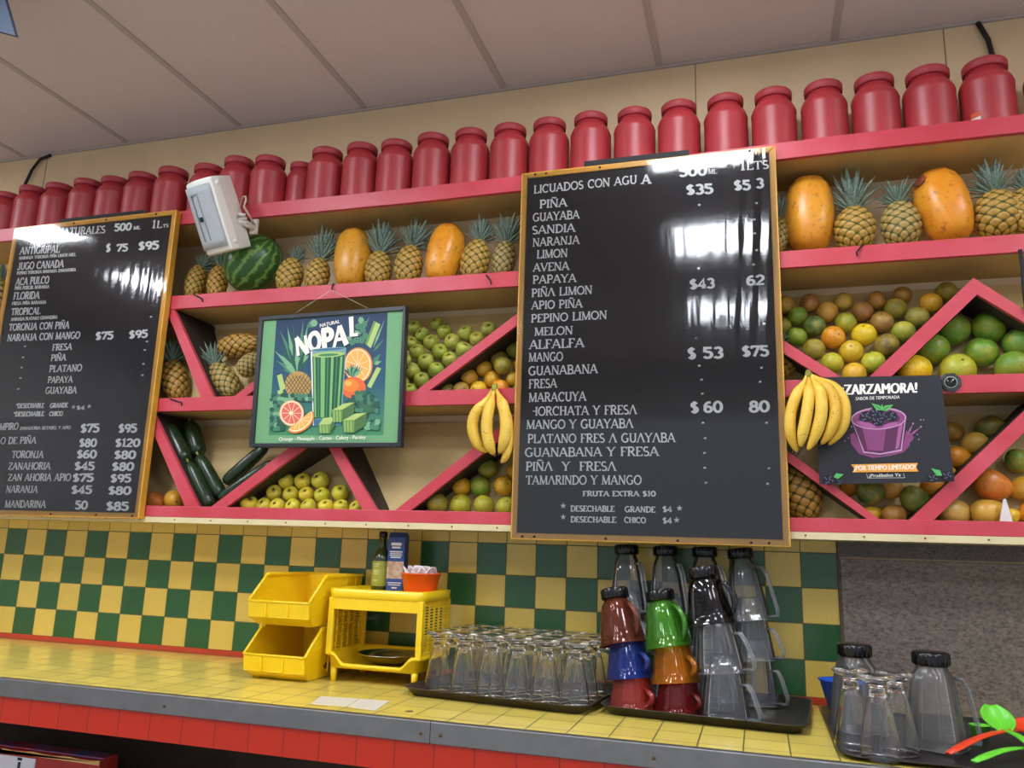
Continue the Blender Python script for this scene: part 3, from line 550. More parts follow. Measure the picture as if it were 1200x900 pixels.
BIN_PINEAPPLES = [[[-2.2082,-0.17,1.9917],[-2.2848,-0.15,2.1578],[-2.3003,-0.14,2.2762],0.0617],[[-1.9411,-0.178,2.0028],[-2.0669,-0.16,2.1296],[-2.1409,-0.15,2.2238],0.0582],[[-2.0863,-0.118,2.2135],[-1.8953,-0.118,2.2308],[-1.7798,-0.11,2.2472],0.0558],[[-1.9362,-0.175,2.0907],[-1.857,-0.145,2.1678],[-1.8143,-0.12,2.2227],0.0506],[[0.0825,-0.1656,2.0056],[0.0765,-0.15,2.1223],[0.0647,-0.14,2.1868],0.0604],[[0.1551,-0.152,1.5674],[0.1019,-0.15,1.7367],[0.0632,-0.14,1.8275],0.0695]]
PAPAYAS = [[[-1.4871,-0.16,2.419],[-1.5031,-0.11,2.674],0.0724],[[-1.1185,-0.16,2.4157],[-1.0934,-0.11,2.6563],0.0697],[[0.1892,-0.15,2.4376],[0.1999,-0.1,2.7107],0.0813],[[0.6181,-0.15,2.4412],[0.5747,-0.1,2.6876],0.0811]]
MELON = [[-2.0358,-0.135,2.4641],[-1.864,-0.135,2.6609],0.1125]
ZUCCHINI = [[[-1.9812,-0.2,1.5684],[-2.1058,-0.2,1.7375],0.0282],[[-1.9624,-0.165,1.6086],[-2.0913,-0.165,1.769],0.0293],[[-2.126,-0.19,1.7396],[-2.2451,-0.175,1.8889],0.0354],[[-2.1122,-0.135,1.7726],[-2.189,-0.115,1.9105],0.0359],[[-1.9761,-0.14,1.6644],[-1.816,-0.12,1.8109],0.0279],[[-1.9484,-0.2,1.5991],[-1.7435,-0.18,1.742],0.0203]]
N_CORN = [[-1.7772,2.2773],[-1.1748,2.2849],[-1.1619,1.7789],[-1.766,1.7826]]
Z_CORN = [[0.2007,1.9792],[0.5143,1.9763],[0.5278,1.6715],[0.1759,1.6634]]
N_MAP = [0.000624537, -1.89491e-05, -1.84169, 0.000130915, -0.000562398, 2.35421, 7.59993e-05, 5.28424e-05, 1.0]
Z_MAP = [0.000411318, -1.24798e-05, 0.191993, 8.56258e-05, -0.000370806, 2.01741, 4.96441e-05, 3.45176e-05, 1.0]
# ------------------------------------------------------------------ red jars on the top shelf
def jar_meshes(t):
    body = [(0, 0), (.066, 0), (.073, .004), (.0765, .014), (.0770, .02), (.0770, .168), (.0780, .172), (.0780, .178), (.0765, .182), (.0745, .190), (.068, .202), (.0595, .211), (.0555, .215), (.0555, .226), (0, .226)]
    MB().lathe(body, 36).build('jar_body', M_RED, t)
    lid = [(0, .2265), (.0605, .2265), (.0635, .228), (.0635, .2355), (.0645, .237), (.0645, .251), (.062, .2545), (.056, .256), (.054, .254), (0, .254)]
    MB().lathe(lid, 36).build('jar_lid', M_REDLID, t)
JARS = [(.743, 1, 0), (.576, .985, 0), (.415, .985, 0), (.256, .98, 0), (.094, .97, 0), (-.066, .97, 0), (-.227, .965, 0), (-.385, .945, 0), (-.546, .965, 0), (-.703, .955, 0), (-.858, .95, 0),
        (-1.016, .955, 0), (-1.174, .96, 0), (-1.330, .93, 0), (-1.482, .955, 0), (-1.640, .955, 0), (-1.782, .87, .040), (-1.905, .93, -.005), (-2.062, 1.0, 0), (-2.220, .96, .01), (-2.397, .97, 0),
        (-2.556, .945, 0), (-2.705, .93, 0), (-2.858, .955, 0), (-3.020, .945, 0), (-3.175, .96, 0), (-3.326, .90, .0), (-3.48, .95, 0)]
JARS.insert(0, (.922, .98, 0))
first = None
for i, (x, sc, dy) in enumerate(JARS):
    lab = 'red painted jar with lid, %s from the right end of the top shelf row' % ORD[i]
    if i == 0: lab = 'red painted jar at the right end of the top shelf, cut off'
    if i == 1: lab = 'red painted jar with a strip of its old label showing, near right end'
    if first is None:
        first = t = thing('storage_jar', lab, 'jar', (0, 0, 0), 'red jars on the top shelf'); jar_meshes(t)
    else:
        t = dup(first); t['label'] = lab
    wsc = 0.74 if sc < .88 else (1.02 if i in (1, 2) else .962)
    t.location = (x, -.145 + dy, 2.7655); t.scale = (wsc, wsc, sc * 1.02); t.rotation_euler = (0, 0, i * 1.3)
    if i == 1:
        t.rotation_euler = (0, 0, 0)
        b = MB()
        for a0, a1, z0, z1, mi in ((-2.50, -2.12, .004, .050, 0), (-2.50, -2.12, .050, .066, 1), (-2.50, -2.15, .029, .031, 2), (-2.45, -2.2, .020, .0215, 2)):
            n = 8; r = .0775 + .0004 * mi
            vs = [(r * math.cos(a0 + (a1 - a0) * j / n), r * math.sin(a0 + (a1 - a0) * j / n), z) for z in (z0, z1) for j in range(n + 1)]
            b.add(vs, [(j, j + 1, n + 2 + j, n + 1 + j) for j in range(n)], mi, True)
        b.build('label_remnant', [mat('old_label_white', (220, 214, 204), 0.6), mat('old_label_orange', (214, 92, 44), 0.6), M_BLACKM], t)['label'] = 'white and orange strip of old label'

# ------------------------------------------------------------------ letters for the menu boards
def arc(cx, cy, rx, ry, a0, a1, n=12):
    return [(cx + rx * math.cos(math.radians(a0 + (a1 - a0) * k / n)), cy + ry * math.sin(math.radians(a0 + (a1 - a0) * k / n))) for k in range(n + 1)]
# strokes: (points, weight, serif at start, serif at end); weight 1 = stem, 0 = thin
G = {}
def g(ch, w, *st): G[ch] = (w, st)
V = lambda x, a=0, b=1: ([(x, a), (x, b)], 1, a == 0, b == 1)
Hh = lambda y, a, b: ([(a, y), (b, y)], 0, False, False)
g('A', .80, ([(.06, 0), (.38, 1)], 0, 1, 0), ([(.38, 1), (.72, 0)], 1, 0, 1), Hh(.34, .18, .60))
g('Λ', .80, ([(.06, 0), (.38, 1)], 0, 1, 0), ([(.38, 1), (.72, 0)], 1, 0, 1))
g('B', .66, V(.14), ([(.04, .97), (.34, .97)] + arc(.34, .745, .20, .225, 90, -90) + [(.14, .52)], .6, 0, 0), ([(.14, .52), (.36, .52)] + arc(.36, .275, .23, .245, 90, -90) + [(.04, .03)], .7, 0, 0))
g('C', .76, (arc(.42, .5, .33, .47, 48, 312, 18), .8, 0, 0), ([(.64, .98), (.64, .70)], 0, 0, 0))
g('D', .76, V(.15), ([(.04, .97), (.30, .97)] + arc(.30, .5, .38, .47, 90, -90, 14) + [(.04, .03)], .7, 0, 0))
g('E', .62, V(.15), Hh(.97, .04, .54), Hh(.52, .15, .42), Hh(.03, .04, .56), ([(.54, 1), (.54, .80)], 0, 0, 0), ([(.57, 0), (.57, .22)], 0, 0, 0))
g('F', .60, V(.15), Hh(.97, .04, .54), Hh(.52, .15, .42), ([(.54, 1), (.54, .78)], 0, 0, 0))
g('G', .80, (arc(.42, .5, .33, .47, 48, 318, 18), .8, 0, 0), ([(.66, .06), (.66, .44)], 1, 0, 0), Hh(.44, .52, .76))
g('H', .80, V(.15), V(.64), Hh(.52, .15, .64))
g('h', .80, V(.64), Hh(.52, .22, .64))
g('I', .30, V(.15))
g('J', .52, ([(.34, 1), (.34, .2)] + arc(.20, .18, .14, .15, 0, -170, 8), .9, 1, 0))
g('L', .62, V(.15), Hh(.03, .04, .56), ([(.57, 0), (.57, .24)], 0, 0, 0))
g('M', .94, ([(.12, 0), (.14, 1)], 0, 1, 1), ([(.14, 1), (.45, .02)], 1, 0, 0), ([(.45, .02), (.78, 1)], 0, 0, 0), ([(.78, 1), (.80, 0)], 1, 1, 1))
g('N', .80, ([(.13, 0), (.13, 1)], 0, 1, 1), ([(.13, 1), (.66, 0)], 1, 0, 0), ([(.66, 0), (.66, 1)], 0, 0, 1))
g('Ñ', .80, ([(.13, 0), (.13, 1)], 0, 1, 1), ([(.13, 1), (.66, 0)], 1, 0, 0), ([(.66, 0), (.66, 1)], 0, 0, 1), ([(.18, 1.14), (.32, 1.20), (.46, 1.14), (.60, 1.20)], .5, 0, 0))
g('O', .82, (arc(.41, .5, .34, .47, 0, 360, 22), .8, 0, 0))
g('P', .64, V(.15), ([(.04, .97), (.34, .97)] + arc(.34, .72, .22, .25, 90, -90) + [(.15, .47)], .7, 0, 0))
g('R', .72, V(.15), ([(.04, .97), (.34, .97)] + arc(.34, .74, .21, .23, 90, -90) + [(.15, .51)], .7, 0, 0), ([(.34, .51), (.64, 0)], 1, 0, 1))
g('S', .58, (arc(.29, .73, .19, .24, 40, 270, 12) + arc(.29, .26, .21, .23, 90, -140, 12), .8, 0, 0))
g('T', .70, V(.35), Hh(.97, .04, .66), ([(.05, 1), (.05, .78)], 0, 0, 0), ([(.65, 1), (.65, .78)], 0, 0, 0))
g('U', .78, ([(.15, 1), (.15, .3)] + arc(.39, .3, .24, .27, 180, 360, 12) + [(.63, 1)], .8, 1, 1))
g('V', .76, ([(.06, 1), (.38, 0)], 1, 1, 0), ([(.38, 0), (.70, 1)], 0, 0, 1))
g('X', .74, ([(.08, 1), (.64, 0)], 1, 1, 1), ([(.62, 1), (.08, 0)], 0, 1, 1))
g('Y', .74, ([(.06, 1), (.36, .46)], 1, 1, 0), ([(.66, 1), (.36, .46)], 0, 1, 0), ([(.36, .46), (.36, 0)], 1, 0, 1))
g('Z', .66, Hh(.97, .08, .56), ([(.56, .97), (.08, .03)], 1, 0, 0), Hh(.03, .08, .58), ([(.08, 1), (.08, .80)], 0, 0, 0), ([(.58, 0), (.58, .20)], 0, 0, 0))
g('0', .68, (arc(.34, .5, .25, .46, 0, 360, 20), 1, 0, 0))
g('1', .44, ([(.24, 0), (.24, .96), (.08, .80)], 1, 1, 0))
g('2', .64, (arc(.31, .70, .22, .26, 165, -35, 12) + [(.08, .05), (.58, .05)], 1, 0, 0))
g('3', .62, (arc(.29, .73, .20, .23, 150, -80, 12), 1, 0, 0), (arc(.29, .28, .23, .25, 85, -150, 12), 1, 0, 0))
g('4', .66, ([(.44, 0), (.44, .96), (.06, .30), (.62, .30)], 1, 1, 0))
g('5', .62, ([(.54, .95), (.14, .95), (.12, .56)], 1, 0, 0), (arc(.29, .32, .24, .28, 120, -150, 12), 1, 0, 0))
g('6', .64, ([(.50, .92)] + arc(.40, .44, .30, .48, 80, 180, 8), 1, 0, 0), (arc(.32, .29, .22, .25, 0, 360, 16), 1, 0, 0))
g('7', .60, ([(.06, .94), (.54, .94), (.22, 0)], 1, 0, 0), ([(.06, 1), (.06, .74)], .5, 0, 0))
g('8', .64, (arc(.32, .74, .18, .21, 0, 360, 14), 1, 0, 0), (arc(.32, .27, .23, .25, 0, 360, 14), 1, 0, 0))
g('9', .64, (arc(.32, .69, .22, .25, 0, 360, 16), 1, 0, 0), ([(.54, .70)] + arc(.24, .55, .30, .50, 0, -80, 8), 1, 0, 0))
g('$', .62, (arc(.30, .72, .18, .19, 30, 270, 10) + arc(.30, .29, .20, .23, 90, -150, 10), 1, 0, 0), ([(.30, -.06), (.30, 1.06)], .6, 0, 0))
g('*', .44, ([(.22, 1), (.22, .56)], .6, 0, 0), ([(.04, .90), (.40, .66)], .6, 0, 0), ([(.40, .90), (.04, .66)], .6, 0, 0))
g('"', .5, ([(.16, 1), (.12, .30)], 1, 0, 0), ([(.38, 1), (.34, .30)], 1, 0, 0))
g('★', 1.0)
g(' ', .42)
STY = {'s': (.150, .088, .21, .065), 'b': (.21, .13, .27, .11)}
def ribbon(b, pts, w, T, th):
    """a flat bar with thickness that follows pts; T maps (u, v, out) to the scene"""
    closed = (Vector(pts[0]) - Vector(pts[-1])).length < 1e-6
    P = [Vector(p) for p in (pts[:-1] if closed else pts)]; m = len(P); L = []; R = []
    for i in range(m):
        d1 = P[i] - P[i - 1] if (i > 0 or closed) else P[1] - P[0]
        d2 = P[(i + 1) % m] - P[i] if (i < m - 1 or closed) else P[-1] - P[-2]
        d1.normalize(); d2.normalize(); n = Vector((-d1.y - d2.y, d1.x + d2.x))
        if n.length < 1e-5: n = Vector((-d1.y, d1.x))
        n.normalize(); k = min(1.6, 1 / max(.4, n.dot(Vector((-d1.y, d1.x)))))
        L.append(P[i] + n * w / 2 * k); R.append(P[i] - n * w / 2 * k)
    vs = [T(p.x, p.y, th) for p in L] + [T(p.x, p.y, th) for p in R] + [T(p.x, p.y, 0) for p in L] + [T(p.x, p.y, 0) for p in R]
    fs = []
    for i in range(m if closed else m - 1):
        j = (i + 1) % m
        fs += [(i, j, m + j, m + i), (i, i + 2 * m, j + 2 * m, j), (m + i, m + j, 3 * m + j, 3 * m + i)]
    if not closed: fs += [(0, m, 3 * m, 2 * m), (m - 1, 3 * m - 1, 4 * m - 1, 2 * m - 1)]
    b.add(vs, fs)
def letters(txt, x0, x1, z0, z1, cap, st, y, name_parent, m, th=.0015):
    tm, tn, sl, sh = STY[st]
    adv = sum(G[c][0] for c in txt); b = MB()
    width = x1 - x0; xs = width / (adv * cap) * cap
    px = 0.0
    for c in txt:
        w, strokes = G[c]
        def T(u, v, o, px=px):
            x = x0 + (px + u) * xs
            return (x, y - o, z0 + (z1 - z0) * (x - x0) / max(width, 1e-6) + v * cap)
        r = max(.55, min(1.0, xs / cap))           # keep stems from smearing when condensed
        if c == '★':
            star = [(.5 + (.5 if k % 2 == 0 else .2) * math.sin(PI * k / 5), .5 + (.5 if k % 2 == 0 else .2) * math.cos(PI * k / 5)) for k in range(10)]
            vs = [T(*p, th) for p in star] + [T(.5, .5, th)] + [T(*p, 0) for p in star]
            b.add(vs, [(k, (k + 1) % 10, 10) for k in range(10)] + [(k, k + 11, (k + 1) % 10 + 11, (k + 1) % 10) for k in range(10)])
        for pts, wt, sa, sb in strokes:
            tw = tn + (tm - tn) * wt; b.lift = getattr(b, 'lift', 0) + 1; th2 = th + .00005 * (b.lift % 12)
            ribbon(b, pts, tw, T, th2)
            for flag, p, q in ((sa, pts[0], pts[1]), (sb, pts[-1], pts[-2])):
                if flag:
                    yy = sh / 2 if p[1] < .5 else 1 - sh / 2
                    ribbon(b, [(p[0] - sl / 2 - tw * .15, yy), (p[0] + sl / 2 + tw * .15, yy)], sh, T, th2 + .00002)
        px += w
    return b.build('lettering', m, name_parent, recalc=False)

def menu_board(name, label, x0, x1, z0, z1, runs, screws, topbar, nails_white):
    cx = (x0 + x1) / 2
    t = thing(name, label, 'menu board', (cx, -.262, z0), None)
    def loc(o): o.location = (-cx, .262, -z0); return o
    fw = .021; yf, yb = -.2905, -.2605
    b = MB()
    b.prism([(x0, z0), (x1, z0), (x1 - fw, z0 + fw), (x0 + fw, z0 + fw)], yf, yb).prism([(x0, z1), (x1, z1), (x1 - fw, z1 - fw), (x0 + fw, z1 - fw)], yf, yb)
    b.prism([(x0, z0), (x0 + fw, z0 + fw), (x0 + fw, z1 - fw), (x0, z1)], yf, yb).prism([(x1, z0), (x1 - fw, z0 + fw), (x1 - fw, z1 - fw), (x1, z1)], yf, yb)
    loc(b.build('frame', M_FRAME, t, bevel=.002))
    loc(MB().box(x0 + fw - .002, x1 - fw + .002, -.285, -.263, z0 + fw - .002, z1 - fw + .002).build('panel', M_BOARD, t))
    for r in runs:
        m = M_LETTER
        o = loc(letters(*r[:7], -.2851, t, m))
    for sx, sz in screws:
        o = MB().lathe([(0, 0), (.0042, 0), (.0042, -.002), (0, -.003)], 10, T=Matrix.Translation((sx, yf, sz)) @ Matrix.Rotation(-PI / 2, 4, 'X')).build('screw', M_BLACKM, t); loc(o)
    loc(MB().box(topbar[0], topbar[1], -.259, -.2565, z1 - .30, z1 + topbar[2]).build('mounting_board', M_BLACKM, t))
    loc(MB().box(x0 + .01, x1 - .01, -.262, -.2566, z0 + .01, z1 - .01).build('backing', M_BLACKM, t))
    # cling film stretched over the front, creased along the right
    nx, nz = 60, 60; b = MB(); vs = []; w = x1 - x0; h = z1 - z0
    for j in range(nz + 1):
        for i in range(nx + 1):
            u = i / nx; v = j / nz
            e = min(1, u / .20, (1 - u) / .05, v / .05, (1 - v) / .05); e = e * e * (3 - 2 * e)
            cr = .0017 * math.sin(u * 110 + 2.2 * math.sin(v * 5)) * max(0, (u - .62) / .38) ** 1.3 * (0.4 + .6 * v)
            vs.append((x0 + .004 + (w - .008) * u - cx, yf - .0008 + .262 + cr * max(0, e) - .0007 * max(0, e), .004 + (h - .008) * v))
    fs = [(j * (nx + 1) + i, j * (nx + 1) + i + 1, (j + 1) * (nx + 1) + i + 1, (j + 1) * (nx + 1) + i) for j in range(nz) for i in range(nx)]
    b.add(vs, fs, 0, True)
    b.build('cling_film', M_FILM, t)['label'] = 'shiny creased cling film over the board'
    return t
bx0, bx1, bz0, bz1 = -.763, .0905, 1.480, 2.752
menu_board('menu_board', 'large black menu board headed LICUADOS CON AGUA in an ochre frame', bx0, bx1, bz0, bz1, BIG,
           [(bx0 + .05, bz1 - .010), (bx0 + .09, bz1 - .010), (bx0 + .28, bz1 - .010), (bx1 - .08, bz1 - .010), (bx0 + .04, bz0 + .010), (bx0 + .08, bz0 + .010), (bx0 + .31, bz0 + .010), (bx0 + .53, bz0 + .010), (bx1 - .11, bz0 + .010), (bx1 - .06, bz0 + .010)], (-.545, -.185, .036), [])
lx0, lx1, lz0, lz1 = -3.082, -2.2285, 1.516, 2.760
menu_board('menu_board', 'large black menu board with ANTIGRIPAL juices in an ochre frame, leftmost', lx0, lx1, lz0, lz1, LEFT,
           [(lx0 + .09, lz1 - .010), (lx0 + .33, lz1 - .010), (lx0 + .50, lz1 - .010), (lx1 - .10, lz1 - .010), (lx1 - .20, lz0 + .010), (lx1 - .42, lz0 + .010), (lx1 - .03, lz0 + .010), (lx0 + .15, lz0 + .010)], (-2.87, -2.41, .032), [])

# ------------------------------------------------------------------ fruit
FC = {'or': (228, 138, 32), 'yo': (212, 162, 44), 'ye': (226, 184, 36), 'yg': (176, 176, 50), 'gg': (104, 140, 44), 'gy': (146, 156, 52), 'gb': (140, 132, 54), 'gk': (84, 108, 48),
      'br': (156, 110, 54), 'yb': (192, 148, 62), 'dk': (116, 104, 44), 'tn': (200, 160, 84), 'ro': (206, 118, 44)}
FN = {'or': 'orange', 'yo': 'yellow-orange', 'ye': 'bright yellow', 'yg': 'yellow-green', 'gg': 'green', 'gy': 'green-yellow', 'gb': 'olive green', 'gk': 'dark green',
      'br': 'brown', 'yb': 'yellow-brown', 'dk': 'dark mottled', 'tn': 'tan', 'ro': 'reddish orange'}
rnd = random.Random(3)
def sphere_loops(fr, nl=20, n=28):
    prof = []
    for i in range(nl + 1):
        a = -PI / 2 + PI * i / nl
        prof.append((max(0.0, math.cos(a)), math.sin(a)))
    return [(max(r, 0) * fr(z), z) for r, z in prof]
def citrus_meshes(t):
    prof = [(r, z * .94 - (.06 if z > .97 else 0)) for r, z in sphere_loops(lambda z: 1.0)]
    MB().lathe(prof, 28).build('peel', M_CITRUS, t)
    MB().lathe([(0, .872), (.075, .876), (.085, .895), (.04, .905), (0, .90)], 10).build('stem_scar', M_STEM, t)
def apple_meshes(t):
    pr = [(0, -.70), (.10, -.70), (.22, -.78), (.36, -.86), (.55, -.84), (.76, -.66), (.93, -.30), (1.0, .08), (.97, .38), (.84, .66), (.64, .82), (.44, .86), (.28, .82), (.16, .74), (.07, .66), (0, .64)]
    MB().lathe(pr, 28).build('skin', M_APPLE, t)
    b = MB().lathe([(.22, .800), (.16, .748), (.08, .672), (.0, .650)], 20)
    b.build('hollow', M_APPLECUP, t)
    MB().tube([(0, 0, .66), (.02, .01, .78), (.06, .02, .92)], [.035, .03, .04], 7).build('stem', M_STEM, t)
def mango_meshes(t):
    pr = [(r * (1 + .10 * z), z * 1.22) for r, z in sphere_loops(lambda z: 1.0)]
    b = MB().lathe(pr, 28); b.v = [(x + .10 * z * z, y * .92, z) for x, y, z in b.v]
    b.build('skin', M_MANGO, t)
    MB().lathe([(0, 1.20), (.08, 1.205), (.09, 1.235), (0, 1.25)], 10, T=Matrix.Translation((.15, 0, 0))).build('stem_scar', M_STEM, t)
PROTO = {}
def fruit(kind, maker, rowsdata, lab, cat, group, tilt, colors=None, rowname=None, scale=.93, lookup=None):
    nr = len(rowsdata)
    for ri, row in enumerate(rowsdata):
        row = sorted(row, key=lambda q: q[0])
        for k, it in enumerate(row):
            x, y, z, r = it[:4]
            ck = it[4] if len(it) > 4 else None
            where = 'only one' if len(row) == 1 else ORD[k] + ' from left'
            rn = ('bottom row' if ri == 0 else ('top row' if ri == nr - 1 else '%s row up' % ORD[ri])) if nr > 1 else 'row'
            label = lab.format(c=FN.get(ck, ''), w=where, r=rn)
            if kind not in PROTO:
                PROTO[kind] = t = thing(kind, label, cat, (0, 0, 0), group); maker(t)
            else:
                t = dup(PROTO[kind]); t['label'] = label; t['group'] = group; t['category'] = cat
            c = FC[ck] if ck else colors[rnd.randrange(len(colors))]
            c = tuple(max(0, min(255, v + rnd.randint(-7, 7))) for v in c)
            paint(t, c)
            t.location = (x, y, z); s = r * scale; t.scale = (s, s, s)
            t.rotation_euler = tilt(rnd)
tilt_c = lambda q: (q.uniform(.1, 1.7), q.uniform(-.6, .6), q.uniform(0, 6.28))
tilt_a = lambda q: (q.uniform(.55, 1.15), q.uniform(-.45, .45), q.uniform(-.5, .5))
tilt_m = lambda q: (q.uniform(.2, .5), q.uniform(1.0, 1.9) * q.choice((-1, 1)), q.uniform(-.3, .3))
fruit('apple', apple_meshes, GREEN_APPLES, 'pale green apple, {w}, {r} beside the framed juice poster', 'apple', 'green apples in the upper bin', tilt_a, [(158, 176, 68), (168, 178, 76), (150, 168, 62)])
fruit('apple', apple_meshes, YELLOW_APPLES, 'yellow apple, {w}, {r}, below the framed juice poster', 'apple', 'yellow apples in the lower bin', tilt_a, [(220, 202, 54), (226, 204, 60), (210, 198, 56)])
fruit('citrus_fruit', citrus_meshes, UPPER_ORANGES, '{c} orange, {w}, {r}, above the left banana bunch', 'orange', 'oranges above the left bananas', tilt_c)
fruit('citrus_fruit', citrus_meshes, LOWER_ORANGES, '{c} orange, {w}, {r}, bottom bin under the left bananas', 'orange', 'oranges under the left bananas', tilt_c)
fruit('citrus_fruit', citrus_meshes, MIXED_ORANGES, '{c} orange, {w}, {r}, V-shaped bin above the berry poster', 'orange', 'oranges in the upper right bin', tilt_c)
fruit('grapefruit', citrus_meshes, POMELOS, 'big {c} citrus, {w}, {r}, under the pink peak at far right', 'citrus', 'big green citrus under the pink peak', tilt_c, scale=.96)
fruit('mango', mango_meshes, MANGOS, '{c} mango, {w}, {r}, in the bin behind the berry poster', 'mango', 'mangos behind the berry poster', tilt_m, scale=.88)
fruit('mango', mango_meshes, MAMEYS, '{c} mango, {w}, {r}, in the bottom right corner bin', 'mango', 'mangos in the lower right bin', tilt_m, scale=.88)
fruit('mango', mango_meshes, LEFT_MANGOS, '{c} mango, {w}, beside the left menu board, bottom shelf', 'mango', 'mangos beside the left board', tilt_m, scale=.9)

# pineapples
def pineapple_body(seed):
    rr = random.Random(seed); nu, nv = 96, 60; b = MB(); vs = []; at = []
    for j in range(nv + 1):
        s = j / nv
        r0 = (max(0.0, math.sin(PI * min(1, max(0, s * .94 + .03)))) ** .42) * (1.0 - .10 * s)
        for i in range(nu):
            th = 2 * PI * i / nu
            a = 8 * th / (2 * PI) + 5.2 * s; c = -8 * th / (2 * PI) + 5.2 * s
            h = (abs(math.sin(PI * a)) * abs(math.sin(PI * c))) ** .55
            r = r0 * (.90 + .11 * h) if 0 < j < nv else 0.0
            at.append(h + rr.uniform(-.05, .05)); vs.append((r * math.cos(th), r * math.sin(th), s))
    fs = [(j * nu + i, j * nu + (i + 1) % nu, (j + 1) * nu + (i + 1) % nu, (j + 1) * nu + i) for j in range(nv) for i in range(nu)]
    b.add(vs, fs, 0, True)
    return b, at
def crown_mb(seed, full=1.0):
    rr = random.Random(seed); b = MB()
    n = 72
    for k in range(n):
        f = k / n; th = k * 2.39996; L = (.62 + .5 * rr.random()) * (1.0 - .35 * abs(f - .45)); 
        out = (1 - f) * 1.05 + .10; wd = .062 + .022 * rr.random()
        base = Vector((.13 * math.cos(th), .13 * math.sin(th), f * .22))
        rad = Vector((math.cos(th), math.sin(th), 0)); side = Vector((-math.sin(th), math.cos(th), 0))
        m = 6; L_ = []
        for i in range(m + 1):
            u = i / m
            d = math.sin(out * 0.9) * L * u * (1 + .35 * u * (1 - f)); hgt = math.cos(out * .9) * L * u - .10 * u * u * (1 - f) * L
            c = base + rad * d * .8 + Vector((0, 0, 1)) * hgt
            w = wd * (1 - u) ** .6 * (1 if u > 0 else .9)
            nrm = (rad * -.5 + Vector((0, 0, 1)) * .7)
            L_.append((c - side * w + nrm * w * .35, c, c + side * w + nrm * w * .35))
        vs = [tuple(p) for q in L_ for p in q]
        fs = []
        for i in range(m):
            o = i * 3; fs += [(o, o + 1, o + 4, o + 3), (o + 1, o + 2, o + 5, o + 4)]
        b.add(vs, fs, 0, True)
    return b
PM = []
for sd in (1, 2):
    b, at = pineapple_body(sd); o = b.build('skin', M_PINE)
    a = o.data.attributes.new('eye', 'FLOAT', 'POINT'); a.data.foreach_set('value', at)
    c = crown_mb(sd + 10).build('crown', M_CROWN, recalc=False, solid=.006)
    PM.append((o.data, c.data)); bpy.data.objects.remove(o); bpy.data.objects.remove(c)
def pineapple(d, label, group, col, var=0):
    A, B, Cc, w = Vector(d[0]), Vector(d[1]), Vector(d[2]), d[3] * .93
    t = thing('pineapple', label, 'pineapple', A, group)
    L = (B - A).length
    o = bpy.data.objects.new('skin', PM[var][0]); COL.objects.link(o); o.parent = t
    q = Vector((0, 0, 1)).rotation_difference(B - A)
    o.rotation_mode = 'QUATERNION'; o.rotation_quaternion = q; o.scale = (w, w, L); paint(o, col)
    c = bpy.data.objects.new('crown', PM[var][1]); COL.objects.link(c); c.parent = t
    q2 = Vector((0, 0, 1)).rotation_difference((Cc - B)); H = (Cc - B).length
    c.rotation_mode = 'QUATERNION'; c.rotation_quaternion = q2; c.location = (B - A) - (B - A).normalized() * .008; c.scale = (min(max(H, .08), .15) * .80, min(max(H, .08), .15) * .80, max(H, .08) * .80)
    md = c.modifiers.new('solid', 'SOLIDIFY'); md.thickness = .008
    return t
PY = (186, 150, 58); PG = (150, 150, 96); PO = (196, 136, 48); PD = (120, 130, 96)
G2 = 'pineapples standing on the second shelf'
for d, lab, col in zip(TOP_PINEAPPLES, [
    'pineapple beside the left menu board on the second shelf', 'pineapple leaning behind the left side of the watermelon', 'pineapple just right of the watermelon', 'pineapple between the watermelon side and the left papaya',
    'pineapple just right of the leftmost papaya', 'pineapple just left of the papaya above the juice poster corner', 'yellow pineapple right of the tilted papaya, near the large menu board', 'dark green pineapple touching the large menu board on its left',
    'pineapple mostly hidden by the large menu board on its right side', 'yellow pineapple right of the papaya nearest the large menu board', 'dark green pineapple left of the rightmost papaya', 'big pineapple right of the rightmost papaya', 'pineapple cut off at the right edge of the second shelf', 'pineapple peeking out left of the leftmost menu board'],
        [PY, PO, PY, PY, PY, PY, PY, PD, PG, PY, PG, PY, PY, PG]):
    pineapple(d, lab, G2, col, rnd.randrange(2))
for d, lab, col in zip(BIN_PINEAPPLES, ['orange-skinned pineapple in the third-shelf corner beside left menu board', 'pale green pineapple leaning in the pink V left of the juice poster', 'pineapple lying on its side, topmost left of the juice poster', 'pineapple half hidden behind the left edge of the juice poster',
     'pineapple under the pink divider right of the large menu board', 'big orange pineapple on the bottom shelf below the right bananas'], [PO, PG, PO, PG, PY, PO]):
    pineapple(d, lab, 'pineapples in the slanted bins', col, rnd.randrange(2))

# papayas
def papaya(d, lab, col, scar):
    A, B, w = Vector(d[0]), Vector(d[1]), d[2]
    L = (B - A).length
    t = thing('papaya', lab, 'papaya', A, 'papayas on the second shelf')
    pr = [(0, 0), (.30, .004), (.55, .03), (.74, .10), (.90, .24), (.98, .40), (1.0, .55), (.97, .70), (.86, .84), (.66, .935), (.40, .985), (.18, 1.0), (0, 1.0)]
    b = MB().lathe([(r * w, z * L) for r, z in pr], 32)
    b.v = [(x * (1 + .03 * math.sin(5 * math.atan2(y, x))), y * (1 + .03 * math.sin(5 * math.atan2(y, x))), z) for x, y, z in b.v]
    T = align((0, 0, 0), B - A)
    o = b.build('skin', M_PAPAYA, t); o.matrix_local = T; o.color = lin(col); 
    sc = MB().lathe([(0, .0), (.022, 0), (.026, .003), (.016, .006), (0, .004)], 14).build('stem_scar', mat('papaya_scar', (146, 66, 34), 0.6, col2=(110, 50, 28), vscale=60), t)
    sc.matrix_local = T @ scar(w, L)
    return t
sc_top = lambda w, L: Matrix.Translation((0, 0, L - .002))
